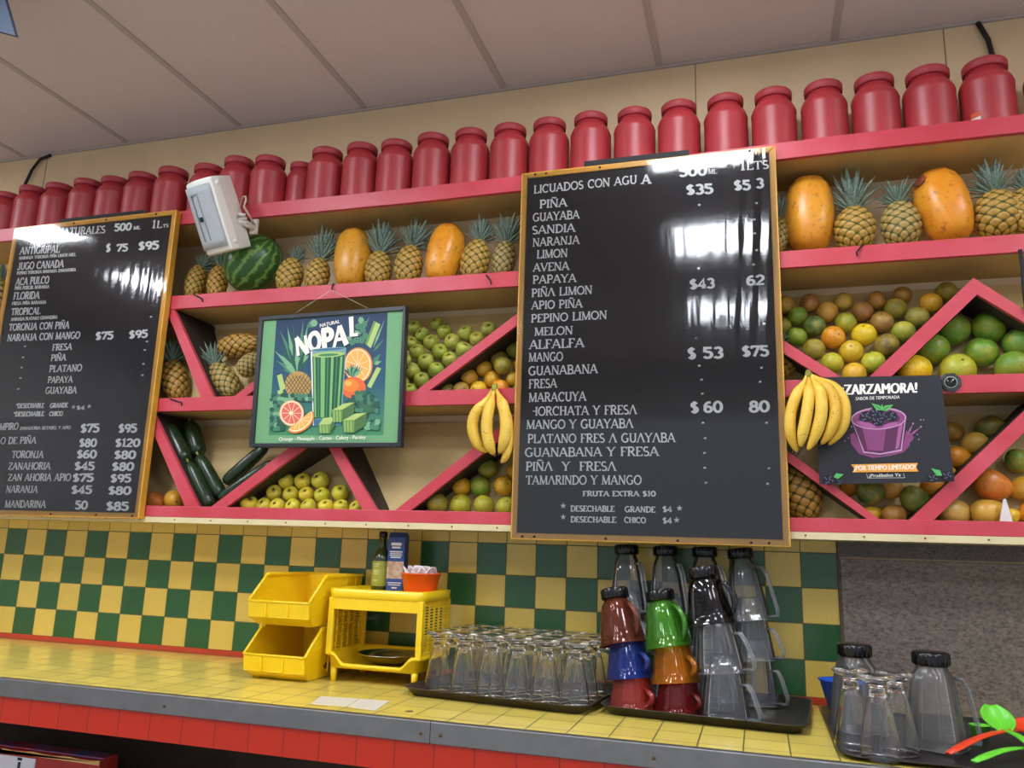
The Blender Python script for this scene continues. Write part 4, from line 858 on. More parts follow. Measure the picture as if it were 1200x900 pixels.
sc_side = lambda w, L: Matrix.Translation((-.66 * w, -.58 * w, L * .81)) @ Vector((0, 0, 1)).rotation_difference(Vector((-.70, -.62, .42))).to_matrix().to_4x4() @ Matrix.Scale(.9, 4)
papaya(PAPAYAS[0], 'orange papaya standing between two pineapples, leftmost of the papayas', (208, 146, 44), sc_top)
papaya(PAPAYAS[1], 'smooth orange papaya tilted to the right, above the juice poster', (222, 142, 34), sc_top)
papaya(PAPAYAS[2], 'upright orange papaya just right of the large menu board', (216, 140, 40), sc_top)
papaya(PAPAYAS[3], 'big orange papaya tilted left with a dark stem scar', (222, 138, 36), sc_side)

# watermelon
A, B, w = Vector(MELON[0]), Vector(MELON[1]), MELON[2]
t = thing('watermelon', 'striped green watermelon lying on the second shelf', 'watermelon', (A + B) / 2)
L = .128
o = MB().lathe([(r * w * .99, z * L) for r, z in sphere_loops(lambda z: 1.0, 28)], 48).build('rind', M_MELON, t)
o.rotation_mode = 'QUATERNION'; o.rotation_quaternion = Vector((0, 0, 1)).rotation_difference(B - A)
o = MB().lathe([(0, L * .995), (.008, L * .998), (.007, L + .004), (0, L + .004)], 10).build('stem_scar', M_STEM, t)
o.rotation_mode = 'QUATERNION'; o.rotation_quaternion = Vector((0, 0, 1)).rotation_difference(B - A)

# big zucchini
for d, lab in zip(ZUCCHINI, ['dark zucchini lying along the left pink divider, longest of the left pair', 'shorter dark zucchini standing just right of the longest one', 'dark zucchini at the back top of the left heap', 'dark zucchini behind the left pair, second at the top', 'upper of the two zucchini leaning on the right pink divider', 'slim zucchini lying directly on the right pink divider']):
    A, B, w = Vector(d[0]), Vector(d[1]), d[2] * .95
    t = thing('zucchini', lab, 'zucchini', A, 'zucchini in the V-shaped bin'); L = (B - A).length
    pr = [(0, 0), (.35, .004), (.7, .03), (.9, .08), (1.0, .2), (1.0, .5), (.95, .75), (.78, .92), (.5, .985), (.22, 1.0), (0, 1.0)]
    o = MB().lathe([(r * w, z * L) for r, z in pr], 24).build('skin', M_ZUC, t); o.matrix_local = align((0, 0, 0), B - A); o.color = lin((36, 54, 32))
    o = MB().lathe([(.2 * w, L - .002), (.16 * w, L + .010), (.2 * w, L + .016)], 6).build('stem', M_STALK, t); o.matrix_local = align((0, 0, 0), B - A)

# banana bunches that hang on the shelf edge
def bunch(lab, pivot, fingers):
    t = thing('banana_bunch', lab, 'bananas', pivot, 'banana bunches hanging on the shelf edge')
    P = Vector(pivot)
    for pts, r in fingers:
        pts = [Vector(p) - P for p in pts]
        # smooth the path
        path = []
        n = len(pts)
        for i in range(n - 1):
            p0, p1, p2, p3 = pts[max(i - 1, 0)], pts[i], pts[i + 1], pts[min(i + 2, n - 1)]
            for k in range(6):
                u = k / 6
                path.append(.5 * ((2 * p1) + (p2 - p0) * u + (2 * p0 - 5 * p1 + 4 * p2 - p3) * u * u + (3 * p1 - p0 - 3 * p2 + p3) * u ** 3))
        path.append(pts[-1]); m = len(path)
        rad = []
        for i in range(m):
            s = i / (m - 1)
            rad.append(r * (.34 if s < .12 else (.34 + .66 * min(1, (s - .12) / .16)) if s < .30 else 1.0 if s < .74 else max(.22, 1 - ((s - .74) / .26) ** 1.6 * .78)))
        b = MB(); b.tube(path, rad, 10)
        bo = b.build('banana', M_BAN, t, subsurf=1)
        MB().tube([path[-1], path[-1] + (path[-1] - path[-3]).normalized() * r * .30], [r * .22, r * .16], 7).build('banana_tip', M_STEM, bo)
    MB().tube([(0, .012, .014), (0, 0, .006), (0, -.006, -.010)], [.008, .011, .009], 8).build('stalk', M_STALK, t)
    return t
def bz(pts): return pts
bunch('spotted ripe banana bunch hanging left of the large menu board', (-.838, -.282, 1.978), [
    ([(-.842, -.284, 1.976), (-.868, -.292, 1.930), (-.898, -.302, 1.885), (-.902, -.304, 1.835), (-.880, -.300, 1.785), (-.850, -.294, 1.762)], .0205),
    ([(-.838, -.286, 1.974), (-.842, -.300, 1.935), (-.846, -.318, 1.885), (-.846, -.322, 1.830), (-.836, -.316, 1.780), (-.822, -.306, 1.750)], .0205),
    ([(-.832, -.284, 1.976), (-.812, -.296, 1.940), (-.792, -.308, 1.895), (-.784, -.312, 1.840), (-.792, -.306, 1.790), (-.808, -.298, 1.756)], .0205),
    ([(-.830, -.280, 1.974), (-.806, -.278, 1.920), (-.786, -.280, 1.870), (-.780, -.282, 1.800), (-.790, -.282, 1.750), (-.806, -.280, 1.728)], .016)])
bunch('bright yellow banana bunch hanging in front of the blackberry poster', (.160, -.288, 1.990), [
    ([(.156, -.290, 1.990), (.140, -.305, 1.955), (.118, -.322, 1.915), (.102, -.330, 1.860), (.102, -.326, 1.800), (.118, -.318, 1.755)], .0175),
    ([(.160, -.290, 1.990), (.160, -.312, 1.955), (.156, -.334, 1.915), (.146, -.344, 1.860), (.134, -.340, 1.805), (.126, -.330, 1.768)], .0180),
    ([(.164, -.290, 1.990), (.178, -.312, 1.955), (.188, -.336, 1.915), (.186, -.346, 1.860), (.170, -.342, 1.805), (.146, -.334, 1.758)], .0185),
    ([(.168, -.290, 1.990), (.194, -.306, 1.962), (.220, -.326, 1.925), (.226, -.336, 1.870), (.210, -.332, 1.815), (.184, -.326, 1.776)], .0180),
    ([(.172, -.288, 1.988), (.204, -.300, 1.966), (.240, -.314, 1.930), (.254, -.320, 1.878), (.240, -.318, 1.820), (.206, -.312, 1.776)], .0175)])
# ------------------------------------------------------------------ printed posters
def flat(name, col, rough=0.5, grad=None):
    if name in MATS: return MATS[name]
    t = NT(name)
    c = lin(col)
    if grad:
        sp = t.n('ShaderNodeSeparateXYZ'); t.l(t.n('ShaderNodeTexCoord').outputs['Object'], sp.inputs[0])
        mr = t.n('ShaderNodeMapRange'); t.l(sp.outputs[2], mr.inputs[0]); mr.inputs[1].default_value = grad[1]; mr.inputs[2].default_value = grad[2]
        c = t.ramp(mr.outputs[0], [(0.0, lin(grad[0])), (0.45, lin(col)), (1.0, lin(grad[3]))])
    t.bsdf(c, rough, 0, 0.4); MATS[name] = t.m; return t.m
def text_shape(txt):
    cu = bpy.data.curves.new('print', 'FONT'); cu.body = txt; cu.size = 1; cu.resolution_u = 3
    o = bpy.data.objects.new('print', cu); COL.objects.link(o)
    bpy.context.view_layer.update()
    me = bpy.data.meshes.new_from_object(o.evaluated_get(bpy.context.evaluated_depsgraph_get()))
    vs = [(v.co.x, v.co.y) for v in me.vertices]; fs = [tuple(p.vertices) for p in me.polygons]
    bpy.data.objects.remove(o); bpy.data.curves.remove(cu); bpy.data.meshes.remove(me)
    return vs, fs
class Print:
    """flat print on a vertical sheet; design units are mapped onto the sheet"""
    def __init__(s, H, y0): s.H = H; s.y = y0; s.b = MB(); s.mats = []; s.k = 0
    def P(s, a, c):
        H = s.H; w = H[6] * a + H[7] * c + H[8]
        return ((H[0] * a + H[1] * c + H[2]) / w, s.y - .00009 * s.k - .0001, (H[3] * a + H[4] * c + H[5]) / w)
    def mi(s, m):
        if m not in s.mats: s.mats.append(m)
        return s.mats.index(m)
    def poly(s, m, pts):
        s.k += .25; s.b.add([s.P(*p) for p in pts], [tuple(range(len(pts)))], s.mi(m))
    def ell(s, m, cx, cy, rx, ry, rot=0, a0=0, a1=360, n=28):
        pts = []
        for k in range(n if a1 - a0 >= 360 else n + 1):
            a = math.radians(a0 + (a1 - a0) * k / n); x = rx * math.cos(a); y = ry * math.sin(a); r = math.radians(rot)
            pts.append((cx + x * math.cos(r) - y * math.sin(r), cy + x * math.sin(r) + y * math.cos(r)))
        s.poly(m, pts)
    def line(s, m, a, c, w):
        d = Vector((c[0] - a[0], c[1] - a[1])).normalized(); n = Vector((-d.y, d.x)) * w / 2
        s.poly(m, [(a[0] + n.x, a[1] + n.y), (c[0] + n.x, c[1] + n.y), (c[0] - n.x, c[1] - n.y), (a[0] - n.x, a[1] - n.y)])
    def leaf(s, m, a, c, w):
        d = Vector((c[0] - a[0], c[1] - a[1])); n = Vector((-d.y, d.x)).normalized() * w / 2; q = .35
        s.poly(m, [a, (a[0] + d.x * q + n.x, a[1] + d.y * q + n.y), c, (a[0] + d.x * q - n.x, a[1] + d.y * q - n.y)])
    def blobs(s, ms, pts, r, seed=1):
        rr = random.Random(seed)
        for x, y in pts: s.ell(ms[rr.randrange(len(ms))], x + rr.uniform(-4, 4), y + rr.uniform(-4, 4), r * rr.uniform(.8, 1.15), r * rr.uniform(.8, 1.1), n=10)
    def text(s, m, txt, x0, x1, y0, y1, cap, bold=0):
        vs, fs = text_shape(txt)
        xa = min(v[0] for v in vs); xb = max(v[0] for v in vs); hs = text_shape('H')[0]; hb = min(v[1] for v in hs); ht = max(v[1] for v in hs)
        s.k += .5
        for off in ([0] if not bold else [-bold, -bold / 2, 0, bold / 2, bold]):
            out = []
            for u, v in vs:
                f = (u - xa) / (xb - xa); out.append(s.P(x0 + (x1 - x0) * f + off, y0 + (y1 - y0) * f - cap * (v - hb) / (ht - hb)))
            s.b.add(out, fs, s.mi(m)); s.k += .15
    def strokes(s, m, ch, quad, wt):
        """heavy poster letter: quad = lower left, lower right, upper right, upper left"""
        w, st = G[ch]; s.k += .5
        for pts, k, a, c in st:
            if ch == 'L' and pts[0][0] == pts[1][0] and k == 0: continue
            ww = wt if k > .3 else wt * .62
            def T(u, v, o):
                u = u / w; A, B_, C, D = quad
                x = (A[0] * (1 - u) + B_[0] * u) * (1 - v) + (D[0] * (1 - u) + C[0] * u) * v
                y = (A[1] * (1 - u) + B_[1] * u) * (1 - v) + (D[1] * (1 - u) + C[1] * u) * v
                return s.P(x, y)
            b2 = MB(); ribbon(b2, pts, ww, lambda u, v, o: T(u, v, o), 0)
            nf = len(b2.v) // 4
            s.b.add(b2.v, [f for f in b2.f if max(f) < 2 * nf], s.mi(m)); s.k += .15
    def build(s, name, parent): return s.b.build(name, s.mats, parent, recalc=False)

# framed juice poster
pt = thing('framed_poster', 'black-framed NOPAL juice poster hanging from the second shelf', 'poster', (0, 0, 0))
F = lambda n, c: flat('print_' + n, c)
p = Print(N_MAP, -.2955)
o4 = [(72, 107), (930, 42), (900, 870), (12, 870)]; i4 = [(94, 129), (912, 71), (880, 842), (40, 848)]
b = MB()
for k in range(4):
    q = [p.P(*o4[k]), p.P(*o4[(k + 1) % 4]), p.P(*i4[(k + 1) % 4]), p.P(*i4[k])]
    b.prism([(v[0], v[2]) for v in q], -.3025, -.272)
b.build('frame', mat('black_frame_lacquer', (38, 42, 48), 0.3), pt, bevel=.0022)
q = [p.P(*v) for v in i4]
b = MB().prism([(v[0], v[2]) for v in q], -.2955, -.276)
b.build('backing', F('green_mat', (112, 164, 114)), pt)
nav = flat('print_picture_ground', (34, 84, 110), 0.5, ((70, 140, 96), 1.82, 2.25, (26, 50, 84)))
p.poly(nav, [(168, 125), (820, 80), (795, 800), (122, 800)])
lf1, lf2, lf3 = F('leaf_light', (120, 172, 128)), F('leaf_mid', (72, 128, 98)), F('leaf_dark', (34, 84, 72))
for k, tip in enumerate([(165, 362), (158, 305), (180, 252), (186, 182), (232, 165), (262, 140), (325, 128), (352, 150), (372, 190), (205, 415), (380, 260), (240, 300), (330, 240)]):
    p.leaf((lf2, lf1, lf3)[k % 3], (285 + (k % 4) * 6, 435), tip, 34)
for k, tip in enumerate([(200, 330), (230, 260), (290, 200), (345, 270), (215, 395), (360, 340)]): p.leaf((lf1, lf3)[k % 2], (290, 440), tip, 26)
pb, pd = F('pine_tan', (186, 148, 84)), F('pine_dark', (92, 74, 44))
p.ell(pb, 296, 505, 78, 80)
for k in range(-3, 4):
    p.line(pd, (296 + 22 * k - 40, 440 + abs(k) * 6), (296 + 22 * k + 40, 575 - abs(k) * 6), 4); p.line(pd, (296 + 22 * k + 40, 440 + abs(k) * 6), (296 + 22 * k - 40, 575 - abs(k) * 6), 4)
ce1, ce2 = F('celery_light', (176, 200, 116)), F('celery_mid', (110, 150, 78))
p.poly(ce1, [(688, 262), (740, 130), (778, 150), (722, 290)]); p.poly(ce2, [(688, 262), (740, 130), (752, 136), (700, 270)])
p.leaf(lf1, (735, 290), (803, 122), 14); p.leaf(lf2, (735, 310), (800, 235), 16); p.leaf(lf1, (660, 210), (715, 105), 12); p.leaf(lf2, (350, 180), (362, 130), 14)
p.poly(ce1, [(172, 450), (200, 440), (222, 525), (192, 545)]); p.poly(ce1, [(175, 540), (205, 530), (212, 570), (182, 580)])
p.poly(ce1, [(757, 400), (783, 408), (722, 525), (700, 512)]); p.leaf(lf2, (735, 380), (780, 320), 30); p.leaf(lf1, (740, 385), (785, 365), 24)
p.blobs([lf1, lf2], [(668, 128), (688, 150), (650, 160), (675, 185), (640, 200), (610, 215), (590, 240), (640, 240), (670, 240), (610, 255), (690, 215), (375, 150), (385, 140)], 20, 2)
wh = F('white', (238, 234, 224)); sh = F('title_shadow', (30, 44, 60))
for m, dx, dy in ((sh, 6, 6), (wh, 0, 0)):
    for ch, qd in (('N', [(285, 338), (368, 318), (352, 212), (272, 232)]), ('O', [(362, 308), (430, 300), (426, 190), (352, 208)]), ('P', [(436, 300), (506, 288), (500, 172), (428, 186)]), ('A', [(500, 288), (590, 268), (582, 150), (498, 166)]), ('L', [(598, 218), (654, 212), (654, 98), (592, 108)])):
        p.strokes(m, ch, [(a + dx, c + dy) for a, c in qd], .27)
p.text(wh, 'NATURAL', 425, 540, 168, 143, 20, .8)
gl1, gl2 = F('glass_grey', (120, 160, 160)), F('glass_blue', (58, 108, 140))
or1, or2, or3, pith = F('orange_rind', (232, 132, 40)), F('orange_flesh', (244, 176, 84)), F('orange_deep', (226, 104, 52)), F('pith', (246, 226, 190))
p.ell(or1, 650, 390, 84, 104); p.ell(pith, 648, 390, 76, 96); p.ell(or2, 646, 390, 70, 89)
for k in range(10): p.line(pith, (646, 390), (646 + 66 * math.cos(k * .628 + .3), 390 + 84 * math.sin(k * .628 + .3)), 3)
p.ell(or3, 622, 522, 72, 64); p.ell(or1, 606, 508, 46, 38); p.ell(or2, 592, 496, 20, 16)
for k in range(9): p.leaf((lf3, lf2, lf1)[k % 3], (620, 462), (560 + 15 * k, 410 - 32 * math.sin(PI * (k + .5) / 9)), 20)
p.poly(gl1, [(370, 305), (580, 288), (549, 742), (384, 748)])
p.poly(F('juice_dark', (28, 86, 60)), [(380, 330), (572, 322), (545, 700), (388, 704)])
for k, (a, c) in enumerate(((.04, .10), (.16, .20), (.26, .40), (.46, .50), (.58, .66), (.74, .78), (.86, .93))):
    p.poly((F('juice_light', (120, 180, 104)), F('juice_mid', (62, 132, 84)))[k % 2], [(380 + 192 * a, 340), (380 + 192 * c, 338), (388 + 157 * c, 695), (388 + 157 * a, 697)])
p.ell(F('juice_top', (166, 196, 112)), 475, 328, 96, 16, -3); p.ell(F('juice_mid', (62, 132, 84)), 475, 330, 60, 8, -3)
p.poly(gl2, [(386, 708), (545, 702), (548, 738), (384, 748)])
p.poly(wh, [(372, 310), (380, 309), (390, 740), (384, 745)]); p.ell(gl1, 475, 296, 104, 9, -4); p.ell(gl2, 475, 298, 94, 6, -4)
p.blobs([lf2, lf3, F('broccoli', (56, 106, 76))], [(580 + 22 * (k % 9), 555 + 20 * (k // 9)) for k in range(54) if abs(k % 9 - 4.2) < 2.2 + (k // 9)], 15, 5)
p.blobs([lf2, lf1, lf3], [(150 + 20 * (k % 12), 570 + 20 * (k // 12)) for k in range(24)] + [(150 + 18 * (k % 4), 610 + 22 * (k // 4)) for k in range(32)] + [(700 + 16 * (k % 5), 720 + 18 * (k // 5)) for k in range(15)], 15, 6)
p.ell(F('grapefruit_rim', (240, 186, 140)), 262, 672, 72, 76); p.ell(pith, 262, 672, 65, 69); p.ell(F('grapefruit', (224, 104, 84)), 262, 672, 59, 63)
for k in range(10): p.line(pith, (262, 672), (262 + 56 * math.cos(k * .628), 672 + 60 * math.sin(k * .628)), 3)
p.ell(pith, 258, 672, 11, 10)
p.ell(or1, 312, 715, 92, 62, -38, 0, 180); p.ell(pith, 311, 713, 84, 54, -38, 0, 180); p.ell(or2, 310, 711, 78, 48, -38, 0, 180)
for k in range(1, 6):
    a = math.radians(30 * k); p.line(pith, (310, 711), (310 + 74 * math.cos(a) * .79 + 46 * math.sin(a) * .62, 711 - 74 * math.cos(a) * .62 + 46 * math.sin(a) * .79), 3)
for x0, y0, w2, h2, dx in ((420, 740, 70, 50, 28), (498, 655, 62, 70, 72), (562, 715, 70, 70, 72)):
    p.poly(ce2, [(x0, y0), (x0 + w2, y0 - 4), (x0 + w2 - 4, y0 + h2), (x0 + 5, y0 + h2)])
    p.poly(ce1, [(x0, y0), (x0 + dx, y0 - 40), (x0 + w2 + dx, y0 - 46), (x0 + w2, y0 - 4)])
    p.poly(F('celery_dark', (74, 112, 60)), [(x0 + w2, y0 - 4), (x0 + w2 + dx, y0 - 46), (x0 + w2 + dx - 6, y0 + h2 - 40), (x0 + w2 - 4, y0 + h2)])
    for k in range(3): p.line(ce1, (x0 + 12 + 18 * k, y0 + 4), (x0 + 14 + 18 * k, y0 + h2 - 4), 4)
p.text(wh, 'Orange - Pineapple - Cactus - Celery - Parsley', 190, 696, 834, 822, 21, .5)
p.build('print', pt)
b = MB()
TLp, TRp = p.P(380, 90), p.P(690, 66)
b.tube([(-1.50, YF - .006, 2.382), (-1.50, YF - .012, 2.376), (TLp[0] - .11, -.285, TLp[2] - .005)], .0008, 5)
b.tube([(-1.50, YF - .012, 2.376), (TRp[0] + .03, -.285, TRp[2] - .004)], .0008, 5)
b.build('string', mat('pale_string', (206, 196, 170), 0.8), pt)

# blackberry poster
zt_ = thing('berry_poster', 'black blackberry drink poster reading ZARZAMORA under the bright bananas', 'poster', (0, 0, 0))
p = Print(Z_MAP, -.2765)
q = [p.P(18, 72), p.P(420, 66), p.P(853, 58), p.P(903, 430), p.P(952, 806), p.P(480, 818), p.P(3, 824), p.P(-12, 600)]
ZB = flat('print_charcoal', (44, 43, 50), 0.32)
MB().prism([(v[0], v[2]) for v in q], -.2765, -.2753).build('sheet', ZB, zt_)
pu1, pu2, pu3, pu4 = F('berry_rim', (196, 150, 184)), F('berry_mid', (136, 66, 116)), F('berry_dark', (92, 42, 78)), F('berry_light', (168, 92, 148))
lg, ld = F('mint', (92, 180, 96)), F('mint_dark', (44, 120, 64))
p.text(wh, '¡ZARZAMORA!', 160, 686, 196, 180, 70, 5)
p.text(wh, 'SABOR DE TEMPORADA', 257, 566, 234, 222, 22, .4)
p.poly(pu2, [(215, 475), (245, 462), (300, 560), (330, 612), (440, 625), (520, 600), (590, 545), (612, 445), (650, 470), (668, 500), (640, 530), (632, 560), (590, 600), (500, 625), (380, 640), (280, 610), (225, 540)])
p.leaf(pu4, (640, 480), (716, 420), 14); p.leaf(pu4, (625, 470), (658, 402), 14); p.leaf(pu2, (620, 540), (640, 470), 50)
for x, y, r in ((205, 500, 4), (182, 520, 4), (228, 420, 5), (690, 475, 4), (700, 510, 5), (714, 372, 5), (735, 372, 4), (660, 398, 6), (716, 420, 6)): p.ell(pu1, x, y, r, r, n=8)
p.poly(pu1, [(222, 360), (612, 345), (580, 590), (430, 618), (312, 604)])
p.poly(pu3, [(232, 380), (603, 365), (572, 580), (430, 608), (318, 594)])
p.poly(pu2, [(300, 420), (470, 430), (450, 590), (340, 585)]); p.poly(pu4, [(560, 400), (592, 380), (560, 570), (535, 580)])
p.ell(pu1, 418, 362, 195, 78, -2); p.ell(pu2, 418, 364, 185, 69, -2); p.ell(pu3, 418, 368, 150, 50, -2); p.ell(pu4, 330, 405, 70, 18, 15); p.ell(pu4, 500, 408, 60, 14, -15)
bb1, bb2, bb3 = F('berry_black', (24, 22, 32)), F('berry_blue', (60, 58, 82)), F('berry_glint', (150, 150, 172))
def berry(cx, cy, r):
    p.ell(bb1, cx, cy, r, r * .8)
    rr = random.Random(int(cx))
    for k in range(16):
        a = k * 2.4; d = r * .82 * math.sqrt((k + .5) / 16); p.ell((bb2, bb1)[k % 2], cx + d * math.cos(a), cy + d * .8 * math.sin(a), r * .2, r * .18, n=8)
        if k % 2 == 0: p.ell(bb3, cx + d * math.cos(a) - 2, cy + d * .8 * math.sin(a) - 3, r * .07, r * .07, n=6)
berry(330, 350, 48); berry(400, 318, 46); berry(505, 348, 46); berry(410, 380, 44); berry(450, 345, 40)
p.leaf(lg, (440, 306), (366, 256), 40); p.leaf(ld, (440, 306), (375, 262), 8); p.leaf(lg, (440, 306), (520, 266), 42); p.leaf(ld, (440, 306), (510, 272), 8); p.leaf(lg, (440, 308), (440, 262), 24)
p.poly(F('ribbon_amber', (236, 162, 62)), [(222, 686), (694, 676), (680, 706), (696, 736), (232, 742), (246, 716)])
p.text(wh, '¡POR TIEMPO LIMITADO!', 246, 674, 729, 720, 34, 1.4)
p.text(wh, '¡Pruébalos Ya', 350, 572, 776, 770, 22, .5)
p.line(wh, (332, 750), (340, 782), 2); p.line(wh, (590, 748), (600, 780), 2); p.line(wh, (340, 782), (600, 780), 2)
berry(70, 795, 44); berry(150, 808, 24); berry(800, 782, 40); berry(900, 765, 40)
p.leaf(lg, (100, 775), (172, 756), 42); p.leaf(lg, (862, 765), (784, 714), 44)
p.build('print', zt_)

# octagonal glass medallion on the shelf edge
t = thing('octagonal_medallion', 'clear octagonal medallion with dark centre on the pink shelf edge', 'medallion', (.547, YF - .0004, 1.962))
T = Matrix.Rotation(PI / 2, 4, 'X')
MB().lathe([(.0, 0), (.0300, 0), (.0300, .004), (.024, .008), (.017, .008), (.015, .006), (0, .006)], 8, smooth=False, T=T @ Matrix.Rotation(PI / 8, 4, 'Z')).build('body', mat('smoky_glass', (70, 74, 72), 0.12, spec=0.7, var=.3, vscale=60), t)
MB().lathe([(.0, .0062), (.0145, .0062), (.0145, .0085), (.010, .0105), (0, .011)], 20, T=T).build('centre', mat('dark_green_glass', (22, 30, 28), 0.1), t)
MB().lathe([(.0148, .006), (.0175, .006), (.0175, .0092), (.0148, .0092)], 20, T=T, caps=False).build('ring', mat('pale_ring', (150, 156, 150), 0.3), t)

# white paper slip on the lower right shelf
t = MB().prism([(.6465, 1.569), (.678, 1.568), (.6665, 1.630), (.660, 1.630)], -.2395, -.238).build('paper_slip', mat('slip_white', (216, 208, 206), 0.6))
tag(t, 'small white triangular paper slip before the mangos, bottom right corner', 'paper')

# ------------------------------------------------------------------ wall speaker
sp_ = thing('wall_speaker', 'white wall loudspeaker tilted down in front of the red jars', 'speaker', (-1.965, -.350, 2.684))
SR = Matrix.Rotation(math.radians(-16), 4, 'Z') @ Matrix.Rotation(math.radians(28), 4, 'X') @ Matrix.Scale(1.10, 4)
def plan(w, d, bul, n=10):
    pts = [(w / 2, d * .20), (w / 2 * .72, d)]
    pts = [(w / 2 * .62, d), (-w / 2 * .62, d), (-w / 2, d * .30), (-w / 2, 0)]
    pts += [(-w / 2 + w * k / n, -bul * math.sin(PI * k / n)) for k in range(1, n)] + [(w / 2, 0), (w / 2, d * .30)]
    return pts
loops = []
for z, k, dy in ((-.128, .90, .010), (-.122, .95, .004), (-.06, .995, 0), (0, 1.0, 0), (.06, .995, 0), (.122, .95, .004), (.128, .90, .010)):
    loops.append([(x * k, y * k - .055 + dy, z) for x, y in plan(.142, .115, .020)])
MB().loft(loops, smooth=False, T=SR).build('cabinet', M_WHITEPL, sp_, bevel=.004, seg=3)
b = MB(); n = 10; rows_ = 8; vs = []
for j in range(rows_ + 1):
    z = -.108 + .216 * j / rows_
    k = 1.0 - .02 * abs(z / .108) ** 3
    for i in range(n + 1):
        u = i / n; vs.append(((-.064 + .128 * u) * k, -.0555 - .0025 - .0195 * math.sin(PI * (.05 + .9 * u)), z))
b.add(vs, [(j * (n + 1) + i, j * (n + 1) + i + 1, (j + 1) * (n + 1) + i + 1, (j + 1) * (n + 1) + i) for j in range(rows_) for i in range(n)], 0, True, SR)
b.build('grille', M_GRAPH, sp_, solid=.003)
b = MB()
b.box(-.0215, -.0195, -.0830, -.0760, -.080, .080, T=SR).box(.0085, .0105, -.0830, -.0760, -.080, .080, T=SR).box(-.0215, .0105, -.0825, -.0770, .080, .083, T=SR)
b.build('grille_rib', mat('grille_shade', (150, 154, 160), 0.6), sp_)
b = MB().box(-.010, .004, -.0842, -.0790, -.013, .003, T=SR); b.build('badge', M_BLACK, sp_)
for z in (-.100, .104):
    MB().lathe([(0, 0), (.009, 0), (.009, .003), (.006, .005), (0, .005)], 16, T=SR @ Matrix.Translation((.0668, -.028, z)) @ Matrix.Rotation(PI / 2, 4, 'Y')).build('bracket_knob', M_WHITEPL, sp_)
b = MB()
b.tube([(.060, .010, -.02), (.085, .050, -.022), (.095, .0895, -.028)], .012, 10)
for k in range(4): b.tube([(.070, .012 + .010 * k, .002 - .010 * k), (.098, .020 + .012 * k, .0 - .010 * k)], .007, 8)
b.box(.078, .110, .0825, .0935, -.050, .010)
b.build('bracket', mat('bracket_white', (206, 200, 190), 0.5), sp_)
b = MB(); b.tube([(.050, .03, .040)] + [(.075 + .030 * math.cos(a), .05 - .01 * k, .040 + .045 * math.sin(a)) for k, a in enumerate([PI - .4, 2.2, 1.6, 1.0, .4, -.3])] + [(.100, .089, -.02)], .0042, 8)
b.build('cable', mat('beige_cable', (196, 178, 150), 0.5), sp_)

# cables on the upper wall
t = MB().tube([(-3.27, -.011, 3.272), (-3.33, -.014, 3.255), (-3.37, -.016, 3.20), (-3.395, -.02, 3.12), (-3.41, -.03, 3.03), (-3.415, -.05, 2.90), (-3.41, -.055, 2.77)], .007, 8).build('wall_cable', M_BLACKM)
tag(t, 'black cable running down the wall behind the leftmost red jars', 'cable')
t = MB().tube([(.775, -.011, 3.272), (.80, -.014, 3.20), (.812, -.016, 3.10), (.818, -.020, 2.98), (.83, -.03, 2.85), (.83, -.035, 2.77)], .0085, 8).build('wall_cable', M_BLACKM)
tag(t, 'black cable running down the wall behind the rightmost red jars', 'cable')

t = MB().tube([(.757, YF - .004, 2.352), (.758, YF - .006, 2.30), (.756, YF - .005, 2.22), (.757, YF - .005, 2.165)], .0055, 8).build('hanging_cable', M_BLACKM)
tag(t, 'short black cable hanging from the second shelf edge at far right', 'cable')
# dark hanging banner corner near the ceiling, top left
t = thing('hanging_sign', 'dark blue-grey sign corner near the ceiling, top left of the view', 'sign', (0, 0, 0))
MB().prism([(-2.205, 2.993), (-2.340, 3.262), (-2.70, 3.270), (-2.70, 3.160), (-2.281, 3.022)], -1.106, -1.094).build('panel', mat('slate_blue', (40, 52, 70), 0.6), t)
b = MB(); b.tube([(-2.56, -1.1, 3.255), (-2.56, -1.1, 3.2845)], .002, 5); b.tube([(-2.37, -1.1, 3.255), (-2.37, -1.1, 3.2845)], .002, 5); b.build('wire', M_BLACKM, t)
